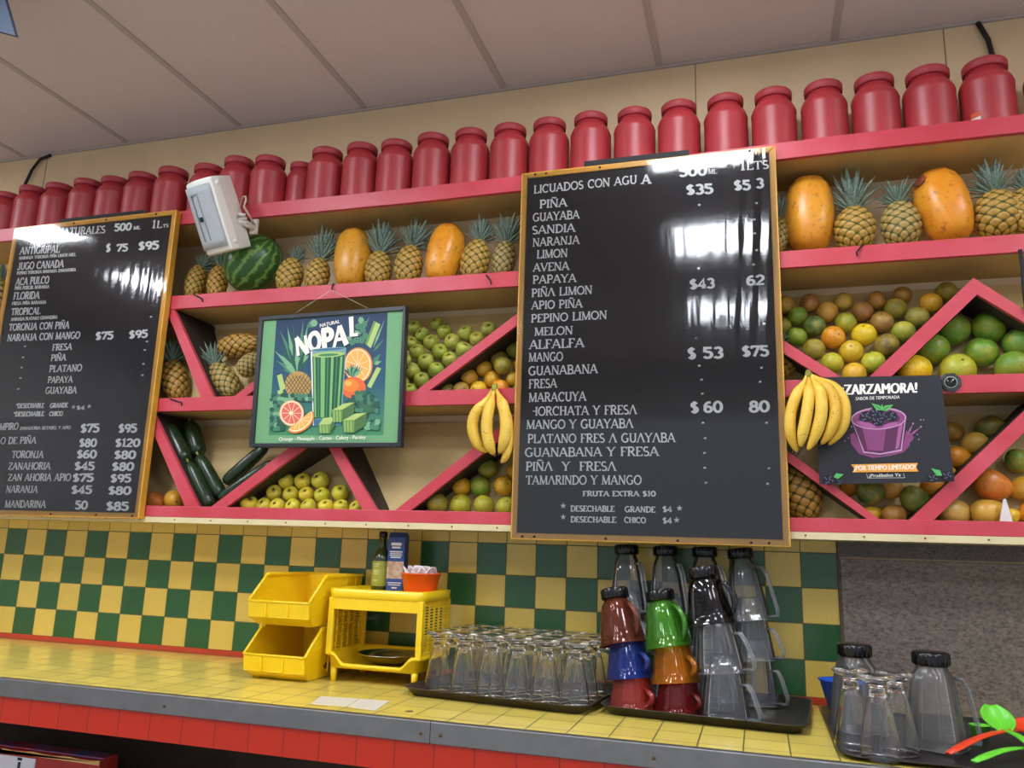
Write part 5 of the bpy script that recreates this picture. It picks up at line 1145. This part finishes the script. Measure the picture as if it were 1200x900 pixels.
# ------------------------------------------------------------------ yellow stacking bins
def stacking_bin(lab, z, fill):
    t = thing('stacking_bin', lab, 'storage bin', (-1.512, -.24, z), 'yellow stacking bins')
    w = .113; b = MB()
    # side outline, (y, z): back bottom, back top, front of rim, lip top, lip bottom, floor front
    prof = [(.165, .004), (.180, .160), (-.085, .162), (-.180, .078), (-.172, .028), (-.132, .002)]
    for s in (-1, 1):
        k = [1 if i not in (0, 5) else .90 for i in range(6)]
        b.add([(s * w * kk, y, zz) for (y, zz), kk in zip(prof, k)], [tuple(range(6))])
    def strip(i, j, ka=1, kb=1):
        (ya, za), (yb, zb) = prof[i], prof[j]
        b.add([(-w * ka, ya, za), (w * ka, ya, za), (w * kb, yb, zb), (-w * kb, yb, zb)], [(0, 1, 2, 3)])
    strip(0, 1, .9, 1); strip(3, 4); strip(4, 5, 1, .9); strip(5, 0, .9, .9)
    b.build('bin_body', M_YPL, t, solid=.0035)
    b = MB(); r = .0042
    for s in (-1, 1):
        b.tube([(s * w, .180, .160), (s * w, -.085, .162), (s * w, -.180, .078)], r * 1.25, 8)
        b.box(s * w - .008, s * w + .008, -.086, .180, .157, .164)
    b.tube([(-w, -.180, .078), (w, -.180, .078)], r, 8); b.tube([(-w, .180, .160), (w, .180, .160)], r, 8)
    b.tube([(-w, -.172, .028), (w, -.172, .028)], r * .7, 6)
    rim = b
    for x in (-.045, .036): b.box(x - .0018, x + .0018, -.1835, -.1735, .030, .074, T=None)
    for s in (-1, 1):
        for y in (-.03, .06, .13): b.box(s * (w + .001) - .0022, s * (w + .001) + .0022, y - .002, y + .002, .02, .158)
    rim.build('rim', M_YPL, t)
    b = MB()
    for x in (-.092, .080): b.box(x, x + .012, -.135, -.115, -.0005, .006); b.box(x, x + .012, .14, .16, -.0005, .006)
    b.build('foot', M_YPL, t)
    return t
stacking_bin('yellow plastic stacking bin on the counter, lower of the two', ZT + .0005, 0)
stacking_bin('yellow plastic stacking bin stacked on top of the other one', ZT + .1695, 1)
t = thing('mesh_pouch', 'crumpled brown mesh pouch lying in the lower yellow bin', 'pouch', (-1.46, -.25, ZT + .005))
b = MB(); lp = []
for j in range(9):
    a = -PI / 2 + PI * j / 8
    lp.append([((.058 + .006 * math.sin(5 * k)) * max(.02, math.cos(a)) * math.cos(2 * PI * k / 20), (.075 + .006 * math.cos(3 * k)) * max(.02, math.cos(a)) * math.sin(2 * PI * k / 20), .034 + (.030 + .005 * math.sin(k * 2.2)) * math.sin(a)) for k in range(20)])
b.loft(lp); b.build('net', mat('brown_mesh', (140, 100, 66), 0.7, col2=(96, 66, 44), vscale=90, bump=.6, bscale=260), t)
t = thing('bottle_cap', 'small red cap lying inside the upper yellow bin', 'cap', (-1.425, -.27, ZT + .1750))
b = MB().lathe([(0, 0), (.019, 0), (.020, .003), (.0195, .030), (.017, .033), (0, .034)], 24)
for k in range(24):
    a = 2 * PI * k / 24; b.box(-.0008, .0008, .0185, .0208, .004, .028, T=Matrix.Rotation(a, 4, 'Z'))
b.build('shell', mat('red_plastic', (214, 60, 34), 0.35), t)

# ------------------------------------------------------------------ yellow basket rack
rk = thing('basket_rack', 'yellow plastic two-tier basket rack with slatted sides on the counter', 'rack', (-1.205, -.212, ZT + .0006))
hx, hy = .168, .122
# lower basket with a dipped front
b = MB(); lp = []
N_ = 8
def rloop(w, d, r, zf):
    return [(x, y, zf(x, y)) for x, y, _ in rrect(w, d, r, 0, N_)]
dip = lambda x, y: .092 - (.036 * max(0, min(1, (.135 - abs(x)) / .035)) if y < -hy + .02 else 0)
lp = [rloop(2 * hx - .03, 2 * hy - .03, .02, lambda x, y: .040), rloop(2 * hx - .006, 2 * hy - .006, .03, lambda x, y: .046), rloop(2 * hx, 2 * hy, .03, lambda x, y: dip(x, y) - .004), rloop(2 * hx + .012, 2 * hy + .012, .034, lambda x, y: dip(x, y) - .002), rloop(2 * hx + .012, 2 * hy + .012, .034, lambda x, y: dip(x, y) + .006),
      rloop(2 * hx - .006, 2 * hy - .006, .03, lambda x, y: dip(x, y) + .006), rloop(2 * hx - .012, 2 * hy - .012, .028, lambda x, y: .050), rloop(2 * hx - .036, 2 * hy - .036, .018, lambda x, y: .044)]
def refine(lps):
    """split the long straight runs so the dip has points to follow"""
    out = []
    for lpz in lps: out.append(lpz)
    return out
def rline(w, d, r, zf, m=16):
    base = rrect(w, d, r, 0, 5); out = []
    n = len(base)
    for i in range(n):
        a = Vector(base[i]); c = Vector(base[(i + 1) % n]); L = (c - a).length
        k = max(1, int(L / .012))
        for q in range(k):
            pnt = a.lerp(c, q / k); out.append((pnt.x, pnt.y, zf(pnt.x, pnt.y)))
    return out
def same(w, d, r, zf, ref):
    """scale the reference outline to another size, keeping its points"""
    return [(x * w / ref[0], y * d / ref[1], zf(x * w / ref[0], y)) for x, y, _ in ref[2]]
ref = (2 * hx, 2 * hy, rline(2 * hx, 2 * hy, .03, lambda x, y: 0))
dz = lambda x, y: .086 - (.034 * max(0, min(1, (.136 - abs(x)) / .03)) if y < -hy + .012 else 0)
lp = [same(2 * hx - .04, 2 * hy - .04, 0, lambda x, y: .040, ref), same(2 * hx - .012, 2 * hy - .012, 0, lambda x, y: .044, ref), same(2 * hx - .004, 2 * hy - .004, 0, lambda x, y: dz(x, y) - .006, ref), same(2 * hx + .012, 2 * hy + .012, 0, lambda x, y: dz(x, y) - .004, ref),
      same(2 * hx + .014, 2 * hy + .014, 0, lambda x, y: dz(x, y) + .006, ref), same(2 * hx - .004, 2 * hy - .004, 0, lambda x, y: dz(x, y) + .008, ref), same(2 * hx - .014, 2 * hy - .014, 0, lambda x, y: dz(x, y) - .004, ref), same(2 * hx - .03, 2 * hy - .03, 0, lambda x, y: .048, ref)]
b.loft(lp, cap0=True, cap1=True); b.build('lower_basket', M_YPL, rk)
b = MB()
zt0 = .262
lp = [same(2 * hx - .05, 2 * hy - .05, 0, lambda x, y: zt0 + .006, ref), same(2 * hx, 2 * hy, 0, lambda x, y: zt0, ref), same(2 * hx + .012, 2 * hy + .012, 0, lambda x, y: zt0 + .006, ref), same(2 * hx + .014, 2 * hy + .014, 0, lambda x, y: zt0 + .032, ref),
      same(2 * hx - .004, 2 * hy - .004, 0, lambda x, y: zt0 + .034, ref), same(2 * hx - .012, 2 * hy - .012, 0, lambda x, y: zt0 + .022, ref), same(2 * hx - .04, 2 * hy - .04, 0, lambda x, y: zt0 + .018, ref)]
b.loft(lp); b.build('upper_tray', M_YPL, rk)
MB().box(-hx + .012, hx - .012, -hy - .002, -hy + .003, .228, .266).build('front_panel', M_YPL, rk, bevel=.002)
MB().box(-hx + .012, hx - .012, hy - .004, hy + .001, .232, .266).build('back_panel', M_YPL, rk, bevel=.002)
for s in (-1, 1):
    for y in (-hy + .006, hy - .006):
        MB().box(s * (hx - .008) - .010, s * (hx - .008) + .010, y - .007, y + .007, .084, .266).build('corner_post', M_YPL, rk, bevel=.002)
    b = MB(); n = 18
    x0_, x1_ = sorted((s * (hx - .003), s * (hx + .002)))
    for k in range(n):
        zz = .092 + (.258 - .092) * k / n; b.box(x0_, x1_, -hy + .010, hy - .010, zz, zz + .0032)
    for k in range(6):
        yy = -hy + .02 + (2 * hy - .04) * k / 5; b.box(x0_ - .0005, x1_ + .0005, yy - .0022, yy + .0022, .088, .262)
    b.build('slatted_side', M_YPL, rk)
    for y in (-hy + .02, hy - .02):
        MB().lathe([(.009, 0), (.0115, .045), (0, .045)] if False else [(0, 0), (.009, 0), (.0115, .044), (0, .044)], 14, T=Matrix.Translation((s * (hx - .024), y, 0))).build('foot', M_YPL, rk)
t = thing('metal_bowl', 'shallow steel bowl inside the yellow basket rack', 'bowl', (-1.205, -.20, ZT + .0525))
MB().lathe([(0, 0), (.055, 0), (.085, .014), (.104, .030), (.110, .031), (.110, .033), (.103, .0325), (.083, .017), (.054, .003), (0, .003)], 40).build('shell', mat('bowl_steel', (196, 190, 180), 0.18, metal=1.0), t)

# things standing on the rack
t = thing('glass_bottle', 'green glass oil bottle with a green label on the yellow rack', 'bottle', (-1.292, -.125, ZT + .281))
MB().lathe([(0, 0), (.030, 0), (.033, .004), (.033, .110), (.031, .122), (.020, .140), (.014, .152), (.0125, .178), (.015, .179), (.015, .186), (0, .186)], 28).build('glass_body', mat('dark_green_glass_bottle', (40, 52, 22), 0.08, spec=.7), t)
MB().lathe([(.0334, .018), (.0336, .020), (.0336, .102), (.0334, .104)], 28, caps=False).build('label', mat('olive_label', (142, 150, 48), 0.5, col2=(160, 164, 70), vscale=20), t)
for zz, w_ in ((.092, .9), (.085, .6), (.070, .8), (.064, .8), (.058, .6), (.036, .5)):
    b = MB(); vs = []
    for z2 in (zz, zz + .003):
        for k in range(9):
            a = -PI / 2 - .15 + w_ * (k / 8 - .5); vs.append((.0339 * math.cos(a), .0339 * math.sin(a), z2))
    b.add(vs, [(k, k + 1, k + 10, k + 9) for k in range(8)], 0, True)
    b.build('lettering', mat('pale_print', (210, 206, 150), 0.6), t)
MB().lathe([(0, .1865), (.0155, .1865), (.0155, .205), (.013, .208), (0, .208)], 20).build('cap', M_BLACK, t)

t = thing('drink_carton', 'slim blue and white carton standing beside the green bottle', 'carton', (-1.228, -.130, ZT + .281), None, (0, 0, .12))
cw, cd = .031, .024
MB().box(-cw, cw, -cd, cd, 0, .190).build('carton_body', mat('carton_blue', (42, 70, 140), 0.4), t, bevel=.002)
b = MB().box(-cw * .98, cw * .98, -cd - .0008, -cd + .001, .046, .105); b.build('picture_panel', mat('carton_pale', (206, 186, 170), 0.5, col2=(170, 130, 100), vscale=50), t)
for zz, h_, a_ in ((.160, .010, .6), (.150, .006, .5), (.136, .005, .75), (.130, .003, .7), (.124, .003, .72), (.117, .004, .6), (.030, .003, .8), (.023, .003, .7), (.012, .005, .3)): MB().box(-cw * a_, cw * a_, -cd - .0012, -cd + .001, zz, zz + h_).build('lettering', mat('carton_white', (220, 220, 226), 0.5), t)
MB().prism([(-cd, .190), (cd, .190), (.002, .206), (-.002, .206)], -cw, cw, plane='yz').build('gable_top', mat('carton_blue', (42, 70, 140), 0.4), t)

t = thing('orange_tub', 'small orange plastic tub on the right of the yellow rack top', 'tub', (-1.108, -.195, ZT + .281))
MB().lathe([(0, 0), (.052, 0), (.054, .003), (.066, .066), (.070, .067), (.070, .071), (.064, .071), (.052, .006), (0, .005)], 36).build('shell', mat('orange_plastic', (226, 84, 26), 0.35), t)
t = thing('white_scoop_heap', 'heap of white curved pieces sticking out of the orange tub', 'scoops', (-1.115, -.195, ZT + .290))
for k in range(6):
    a = -.9 + .36 * k; b = MB(); vs = []
    n1, n2 = 8, 6
    for j in range(n2 + 1):
        for i in range(n1 + 1):
            u = i / n1 - .5; v = j / n2; w_ = .040 * math.sin(PI * min(1, .15 + .8 * v)) ** .6
            vs.append((w_ * u * 2 * .80, .014 * (1 - 4 * u * u) * math.sin(PI * v) - .012 * v, .078 * v))
    b.add(vs, [(j * (n1 + 1) + i, j * (n1 + 1) + i + 1, (j + 1) * (n1 + 1) + i + 1, (j + 1) * (n1 + 1) + i) for j in range(n2) for i in range(n1)], 0, True,
          Matrix.Translation((-.026 + .010 * k, -.012 + .012 * (k % 3), .008)) @ Matrix.Rotation(a * .22, 4, 'Y') @ Matrix.Rotation(a * 1.3, 4, 'Z'))
    b.build('scoop', mat('scoop_white', (226, 214, 214), 0.45), t, solid=.003)
MB().lathe([(0, 0), (.048, .001), (.056, .050), (.030, .058), (0, .060)], 20).build('filling', mat('garlic_brown', (150, 96, 70), 0.7, col2=(200, 170, 160), vscale=60), t)

# ------------------------------------------------------------------ trays
def tray(name, lab, cx, cy, w, d, rot, m, h=.024):
    t = thing(name, lab, 'tray', (cx, cy, ZT + .0006), None, (0, 0, rot))
    lp = [rrect(w - .05, d - .05, .03, 0), rrect(w - .045, d - .045, .03, .001), rrect(w - .008, d - .008, .045, h - .002), rrect(w + .004, d + .004, .048, h), rrect(w + .004, d + .004, .048, h + .002), rrect(w - .010, d - .010, .044, h + .001), rrect(w - .048, d - .048, .03, .0035), rrect(w - .06, d - .06, .03, .0030)]
    MB().loft(lp).build('pan', m, t)
    return t
tray('serving_tray', 'dark brown tray carrying rows of upside-down dessert glasses', -.732, -.270, .588, .440, math.radians(-6.0), M_TRAY)
tray('serving_tray', 'charcoal tray under the coloured and clear blender jars', -.148, -.265, .550, .455, math.radians(-4.5), M_TRAY2)
tray('serving_tray', 'black tray under the spoons at the right end of the counter', .585, -.402, .840, .640, 0, mat('black_tray', (34, 30, 32), 0.4), .010)

# ------------------------------------------------------------------ dessert glasses, foot up
def glass_mesh(t):
    out = [(.0432, 0), (.0434, .004), (.0424, .016), (.0385, .045), (.0322, .085), (.0255, .118), (.0205, .136), (.0165, .146), (.0160, .152), (.0200, .158), (.030, .166), (.0395, .172), (.0420, .1755), (.0420, .1785), (.0400, .180), (0, .1800)]
    inn = [(0, .140), (.012, .138), (.0178, .132), (.0228, .117), (.0296, .085), (.0360, .045), (.0401, .016), (.0410, .004), (.0412, 0)]
    n = 32
    prof = out + inn
    # eight soft flutes on the bowl
    loops = []
    for r, z in prof:
        loops.append([(r * (1 + (.028 * math.cos(8 * 2 * PI * j / n) if .02 < z < .13 else 0)) * math.cos(2 * PI * j / n), r * (1 + (.028 * math.cos(8 * 2 * PI * j / n) if .02 < z < .13 else 0)) * math.sin(2 * PI * j / n), z) for j in range(n)])
    b = MB()
    b.loft(loops, closed=True)
    b.build('glass_shell', M_GLASS, t)
GL = 'upside-down dessert glasses on the brown tray'
gproto = None
ca, sa = math.cos(math.radians(-6)), math.sin(math.radians(-6))
for r in range(4):
    for c in range(6):
        u = -.222 + .0885 * c; v = -.132 + .090 * r
        x = -.720 + u * ca - v * sa; y = -.270 + u * sa + v * ca
        rn = ('front row', 'second row from the front', 'third row from the front', 'back row')[r]
        lab = 'upside-down clear dessert glass, %s from left, %s on the brown tray' % (ORD[c], rn)
        if gproto is None:
            gproto = t = thing('dessert_glass', lab, 'glass', (x, y, ZT + .0046), GL); glass_mesh(t)
        else:
            t = dup(gproto); t['label'] = lab; t.location = (x, y, ZT + .0046); t.rotation_euler = (0, 0, c * .7 + r)
for x, y, lab in ((.204, -.600, 'upside-down clear dessert glass, left one by the black-capped blender jars'), (.252, -.690, 'upside-down clear dessert glass at the counter front, nearest of three'), (.302, -.612, 'upside-down clear dessert glass, right one of the three at counter end')):
    t = dup(gproto); t['label'] = lab; t['group'] = 'three dessert glasses at the counter end'; t.location = (x, y, ZT + .0046)

# ------------------------------------------------------------------ blender jars, mouth down
def sq(r, z, e=3.2, n=40, turn=0.0):
    ct, st_ = math.cos(turn), math.sin(turn); out = []
    for k in range(n):
        a = 2 * PI * k / n; c, s = math.cos(a), math.sin(a)
        q = (abs(c) ** e + abs(s) ** e) ** (-1 / e); out.append((r * q * (c * ct - s * st_), r * q * (c * st_ + s * ct), z))
    return out
def blender_jar(t, m, rad, hgt, cap, handle, ribs=True, hmax=.85, top=.58, sq_e=3.2, grad=True):
    """t is at the centre of the mouth; +z runs up to the black collar"""
    tu = PI / 4 if handle == 'bar' else 0.0
    prof = [(1.02, 0), (1.02, .012), (.985, .03), (.915, .25), (.825, .5), (.735, .72), (.665, .86), (top + .02, .93), (top - .03, .965), (top - .05, 1.0)]
    w = .0022
    lo = [sq(rad * r, hgt * z, sq_e if z < .9 else 2.3, turn=tu) for r, z in prof]
    li = [sq(rad * r - w, hgt * z if i else 0.0, sq_e if z < .9 else 2.3, turn=tu) for i, (r, z) in enumerate(prof)][::-1]
    b = MB(); b.loft(lo + li, closed=True)
    def surf(a, z):
        for (r0, z0), (r1, z1) in zip(prof, prof[1:]):
            if z0 <= z <= z1:
                r = r0 + (r1 - r0) * (z - z0) / max(1e-6, z1 - z0); break
        c, s = math.cos(a - tu), math.sin(a - tu); q = (abs(c) ** sq_e + abs(s) ** sq_e) ** (-1 / sq_e)
        return (rad * r * q * math.cos(a) * 1.004, rad * r * q * math.sin(a) * 1.004, hgt * z)
    for a in (-2.55, -1.9, -1.25, -.6, .8, 2.3):
        b.tube([surf(a, z / 10) for z in range(1, 9)], .0013, 5, 1)
    if grad:
        for k in range(7):
            z = .12 + .09 * k; b.tube([surf(-1.86 + .055 * q, z) for q in range(11)], .0007, 4, 1)
    rim_ = [Vector(p) for p in sq(rad * 1.02, .0015, sq_e, 40, tu)]; b.tube(rim_, .0016, 6, 1, closed=True)
    b.build('jar_wall', [m, M_CLOUDY if m in (M_CLEAR, M_CLEARM) else m], t)
    if handle == 'bar':
        hm = hgt * hmax; h = [(rad * (1.14 - .36 * hmax), 0, hm * .98), (rad * (1.26 - .12 * hmax), 0, hm * .97), (rad * 1.38, 0, hm * .80), (rad * 1.70, 0, hgt * .14), (rad * 1.64, 0, hgt * .05), (rad * 1.14, 0, hgt * .05)]
        hb = MB()
        for dy in (-.006, .006): hb.tube([(x, dy, z) for x, y, z in h], .0040, 8)
        hb.build('handle', M_CLOUDY if m in (M_CLEAR, M_CLEARM) else m, t)
    else:
        hm = hmax if hmax < .8 else .88; h = [(rad * (1.0 - .38 * hm), 0, hgt * hm)] + [(rad * (1.0 + .38 * math.sin(PI * k / 8) - .20 * hm * (1 - k / 8)), 0, hgt * (hm - (hm - .14) * k / 8)) for k in range(1, 8)] + [(rad * .97, 0, hgt * .13)]
        MB().tube(h, [.006, .007, .0075, .008, .008, .008, .0075, .007, .006], 10).build('handle', m, t)
    if cap:
        cr = rad * top + .006
        cb_ = MB().lathe([(0, hgt * .99), (cr - .004, hgt * .985), (cr, hgt * .985 + .003), (cr, hgt + .026), (cr - .003, hgt + .029), (0, hgt + .029)], 32)
        for k in range(22):
            a = 2 * PI * k / 22; cb_.box(-.0016, .0016, cr - .001, cr + .0007, hgt * .985 + .004, hgt + .025, T=Matrix.Rotation(a, 4, 'Z'))
        cb_.build('collar', M_BLACK, t)
def stack(base, lean, items):
    """items listed from the bottom; each jar sits over the one below"""
    x, z, n = base[0], ZT + .0085, len(items)
    for k, (lab, m, z0, rad, hgt, cap, handle, hz, grp, e) in enumerate(items):
        tilt = math.atan(lean) * (0 if n == 1 else (.12, .85, 1.35)[k])
        t = thing('blender_jar', lab, 'blender jar', (x, base[1], z), grp)
        t.rotation_euler = (0, tilt, hz)
        step = items[k + 1][2] - z0 if k + 1 < n else 0
        blender_jar(t, m, rad, hgt, cap, handle, sq_e=e, hmax=.85 if k + 1 == n else (step - .022) / hgt)
        nxt = math.atan(lean) * (0 if n == 1 else (.12, .85, 1.35)[min(k + 1, n - 1)])
        x += step * math.tan((tilt + nxt) / 2); z += step
P_ = lambda n, tint, solid, sc: plastic_clear(n, tint, solid, sc, 0.06, 1.5)
MJ = {'brown': P_('brown_plastic', (176, 96, 70), .34, (170, 90, 66)), 'blue': P_('blue_plastic', (70, 100, 210), .32, (64, 96, 204)), 'red': P_('coral_plastic', (250, 116, 100), .36, (240, 92, 80)),
      'green': P_('green_plastic', (150, 235, 110), .26, (130, 224, 84)), 'orange': P_('orange_jar_plastic', (255, 180, 50), .36, (252, 158, 36)), 'dkred': P_('dark_red_plastic', (190, 50, 50), .36, (170, 40, 42)), 'smoke': P_('smoke_plastic', (120, 120, 122), .05, (60, 60, 62))}
CJ = 'coloured blender jars'; KJ = 'clear blender jars'
stack((-.356, -.375), -.20, [('coral red blender jar, bottom of the left coloured stack', MJ['red'], 0, .060, .128, False, 'loop', -.68, CJ, 3), ('blue blender jar, middle of the left coloured stack', MJ['blue'], .080, .060, .128, False, 'loop', -.68, CJ, 3), ('brown blender jar with black collar, top of the left coloured stack', MJ['brown'], .172, .060, .132, True, 'loop', -.68, CJ, 3)])
stack((-.226, -.385), -.18, [('dark red blender jar, bottom of the stack beside the clear jars', MJ['dkred'], 0, .060, .128, False, 'loop', -.68, CJ, 3), ('orange blender jar, middle of the stack beside the clear jars', MJ['orange'], .080, .060, .128, False, 'loop', -.68, CJ, 3), ('green blender jar with black collar, top of the right coloured stack', MJ['green'], .172, .060, .132, True, 'loop', -.68, CJ, 3)])
stack((-.102, -.400), -.14, [('clear blender jar, bottom of the front clear stack', M_CLEAR, 0, .064, .165, False, 'bar', -.5, KJ, 4), ('clear blender jar, middle of the front clear stack', M_CLEAR, .118, .064, .165, False, 'bar', -.5, KJ, 4), ('smoky blender jar with black collar on the front clear stack', MJ['smoke'], .245, .062, .130, True, 'loop', -.35, KJ, 3)])
for k, (x, y, lean, labs) in enumerate((
        (-.396, -.125, -.05, 'leftmost back stack, behind the brown jar'), (-.270, -.125, -.05, 'second back stack, behind the green jar'), (-.146, -.125, -.05, 'third back stack, behind the smoky jar'), (-.016, -.130, -.09, 'rightmost back stack on the charcoal tray'))):
    stack((x, y), lean, [('clear blender jar, bottom of the %s' % labs, M_CLEAR, 0, .057, .185, False, 'bar', (-.45 if x > -.1 else -.785), KJ, 4), ('clear blender jar, middle of the %s' % labs, M_CLEAR, .125, .057, .185, False, 'bar', (-.45 if x > -.1 else -.785), KJ, 4), ('clear blender jar with black collar, top of the %s' % labs, M_CLEAR, .240, .057, .190, True, 'bar', (-.45 if x > -.1 else -.785), KJ, 4)])
stack((.238, -.385), 0, [('clear blender jar with black cap behind the three dessert glasses', M_CLEARM, 0, .064, .185, True, 'bar', 1.2, 'blender jars at the counter end', 4)])
stack((.398, -.520), .005, [('scuffed clear blender jar with black cap at the counter end', M_CLEARM, 0, .063, .190, True, 'bar', .3, 'blender jars at the counter end', 4)])

# blue tub behind
t = thing('blue_tub', 'blue plastic tub standing behind the clear jar at the charcoal tray end', 'tub', (.238, -.200, ZT + .0006), None, (0, 0, .75))
lp = [rrect(.085, .085, .02, 0), rrect(.130, .130, .03, .098), rrect(.138, .138, .032, .100), rrect(.138, .138, .032, .104), rrect(.126, .126, .028, .102), rrect(.082, .082, .018, .004)]
MB().loft(lp).build('shell', mat('blue_tub_plastic', (40, 84, 190), 0.35), t)

# big serving spoons
def spoon(lab, m, bowl, tip, z, wb, zb=0.0, up=.012, tilt=0):
    t = thing('serving_spoon', lab, 'spoon', (bowl[0], bowl[1], z + zb), 'plastic serving spoons on the black tray')
    d = Vector((tip[0] - bowl[0], tip[1] - bowl[1], 0)); L = d.length; L = math.hypot(L, zb); T = Matrix.Rotation(math.atan2(d.y, d.x), 4, 'Z') @ Matrix.Rotation(math.asin(zb / L), 4, 'Y')
    b = MB(); vs = []; n1, n2 = 12, 10
    for j in range(n2 + 1):
        for i in range(n1 + 1):
            u = i / n1 * 2 - 1; v = j / n2; w_ = wb * max(.0, math.sin(PI * min(.93, .06 + v * .9))) ** .6
            vs.append((-.055 + .085 * v, w_ * u, .010 + .014 * (u * u - 1) * math.sin(PI * (.1 + .8 * v)) + .006))
    b.add(vs, [(j * (n1 + 1) + i, j * (n1 + 1) + i + 1, (j + 1) * (n1 + 1) + i + 1, (j + 1) * (n1 + 1) + i) for j in range(n2) for i in range(n1)], 0, True, T @ Matrix.Translation((.026, 0, .012)) @ Matrix.Rotation(math.radians(tilt), 4, 'Y') @ Matrix.Translation((-.026, 0, -.012)))
    b.build('spoon_bowl', m, t, solid=.0025)
    b = MB(); h = [(.026 + (L - .026) * k / 8, 0, .014 + up * math.sin(PI * k / 8)) for k in range(9)]
    lp = []
    for k, (x, y, zz) in enumerate(h):
        w_ = .009 + .004 * k / 8 if k < 8 else .008; lp.append([(x, w_ * math.cos(a), zz + .0035 * math.sin(a)) for a in [2 * PI * q / 10 for q in range(10)]])
    b.loft(lp, T=T); b.build('spoon_handle', m, t)
    return t
MG = mat('lime_plastic', (104, 206, 52), 0.35); MO = mat('red_orange_plastic', (226, 66, 32), 0.35)
zs = ZT + .0045
spoon('lime green serving spoon on top, its bowl towards the wall', MG, (.556, -.430, 0), (.592, -.630, 0), zs + .004, .038, .030, .012, 28)
spoon('red-orange serving spoon lying under the lime green ones', MO, (.618, -.400, 0), (.400, -.640, 0), zs + .002, .036, .028, .012, 10)
spoon('lime green serving spoon lying underneath, handle towards the clear jar', MG, (.640, -.470, 0), (.440, -.690, 0), zs, .034)
t = thing('measuring_scoop', 'small lime green scoop behind the scuffed clear jar handle', 'scoop', (.535, -.33, zs))
MB().lathe([(0, 0), (.018, 0), (.024, .030), (.026, .031), (.022, .031), (.016, .003), (0, .003)], 24).build('cup', MG, t)
MB().box(.022, .070, -.006, .006, .025, .030).build('handle', MG, t, bevel=.002)
t = thing('clear_cup', 'clear plastic cup cut off at the right edge of the counter', 'cup', (.715, -.36, zs))
MB().lathe([(0, 0), (.030, 0), (.034, .003), (.044, .105), (.047, .106), (.047, .109), (.0425, .109), (.032, .006), (0, .004)], 32).build('shell', M_CLEARM, t)
MB().tube([(-.040, 0, .095), (-.062, 0, .092), (-.070, 0, .07), (-.062, 0, .045), (-.036, 0, .040)], .004, 8).build('handle', M_CLEARM, t)
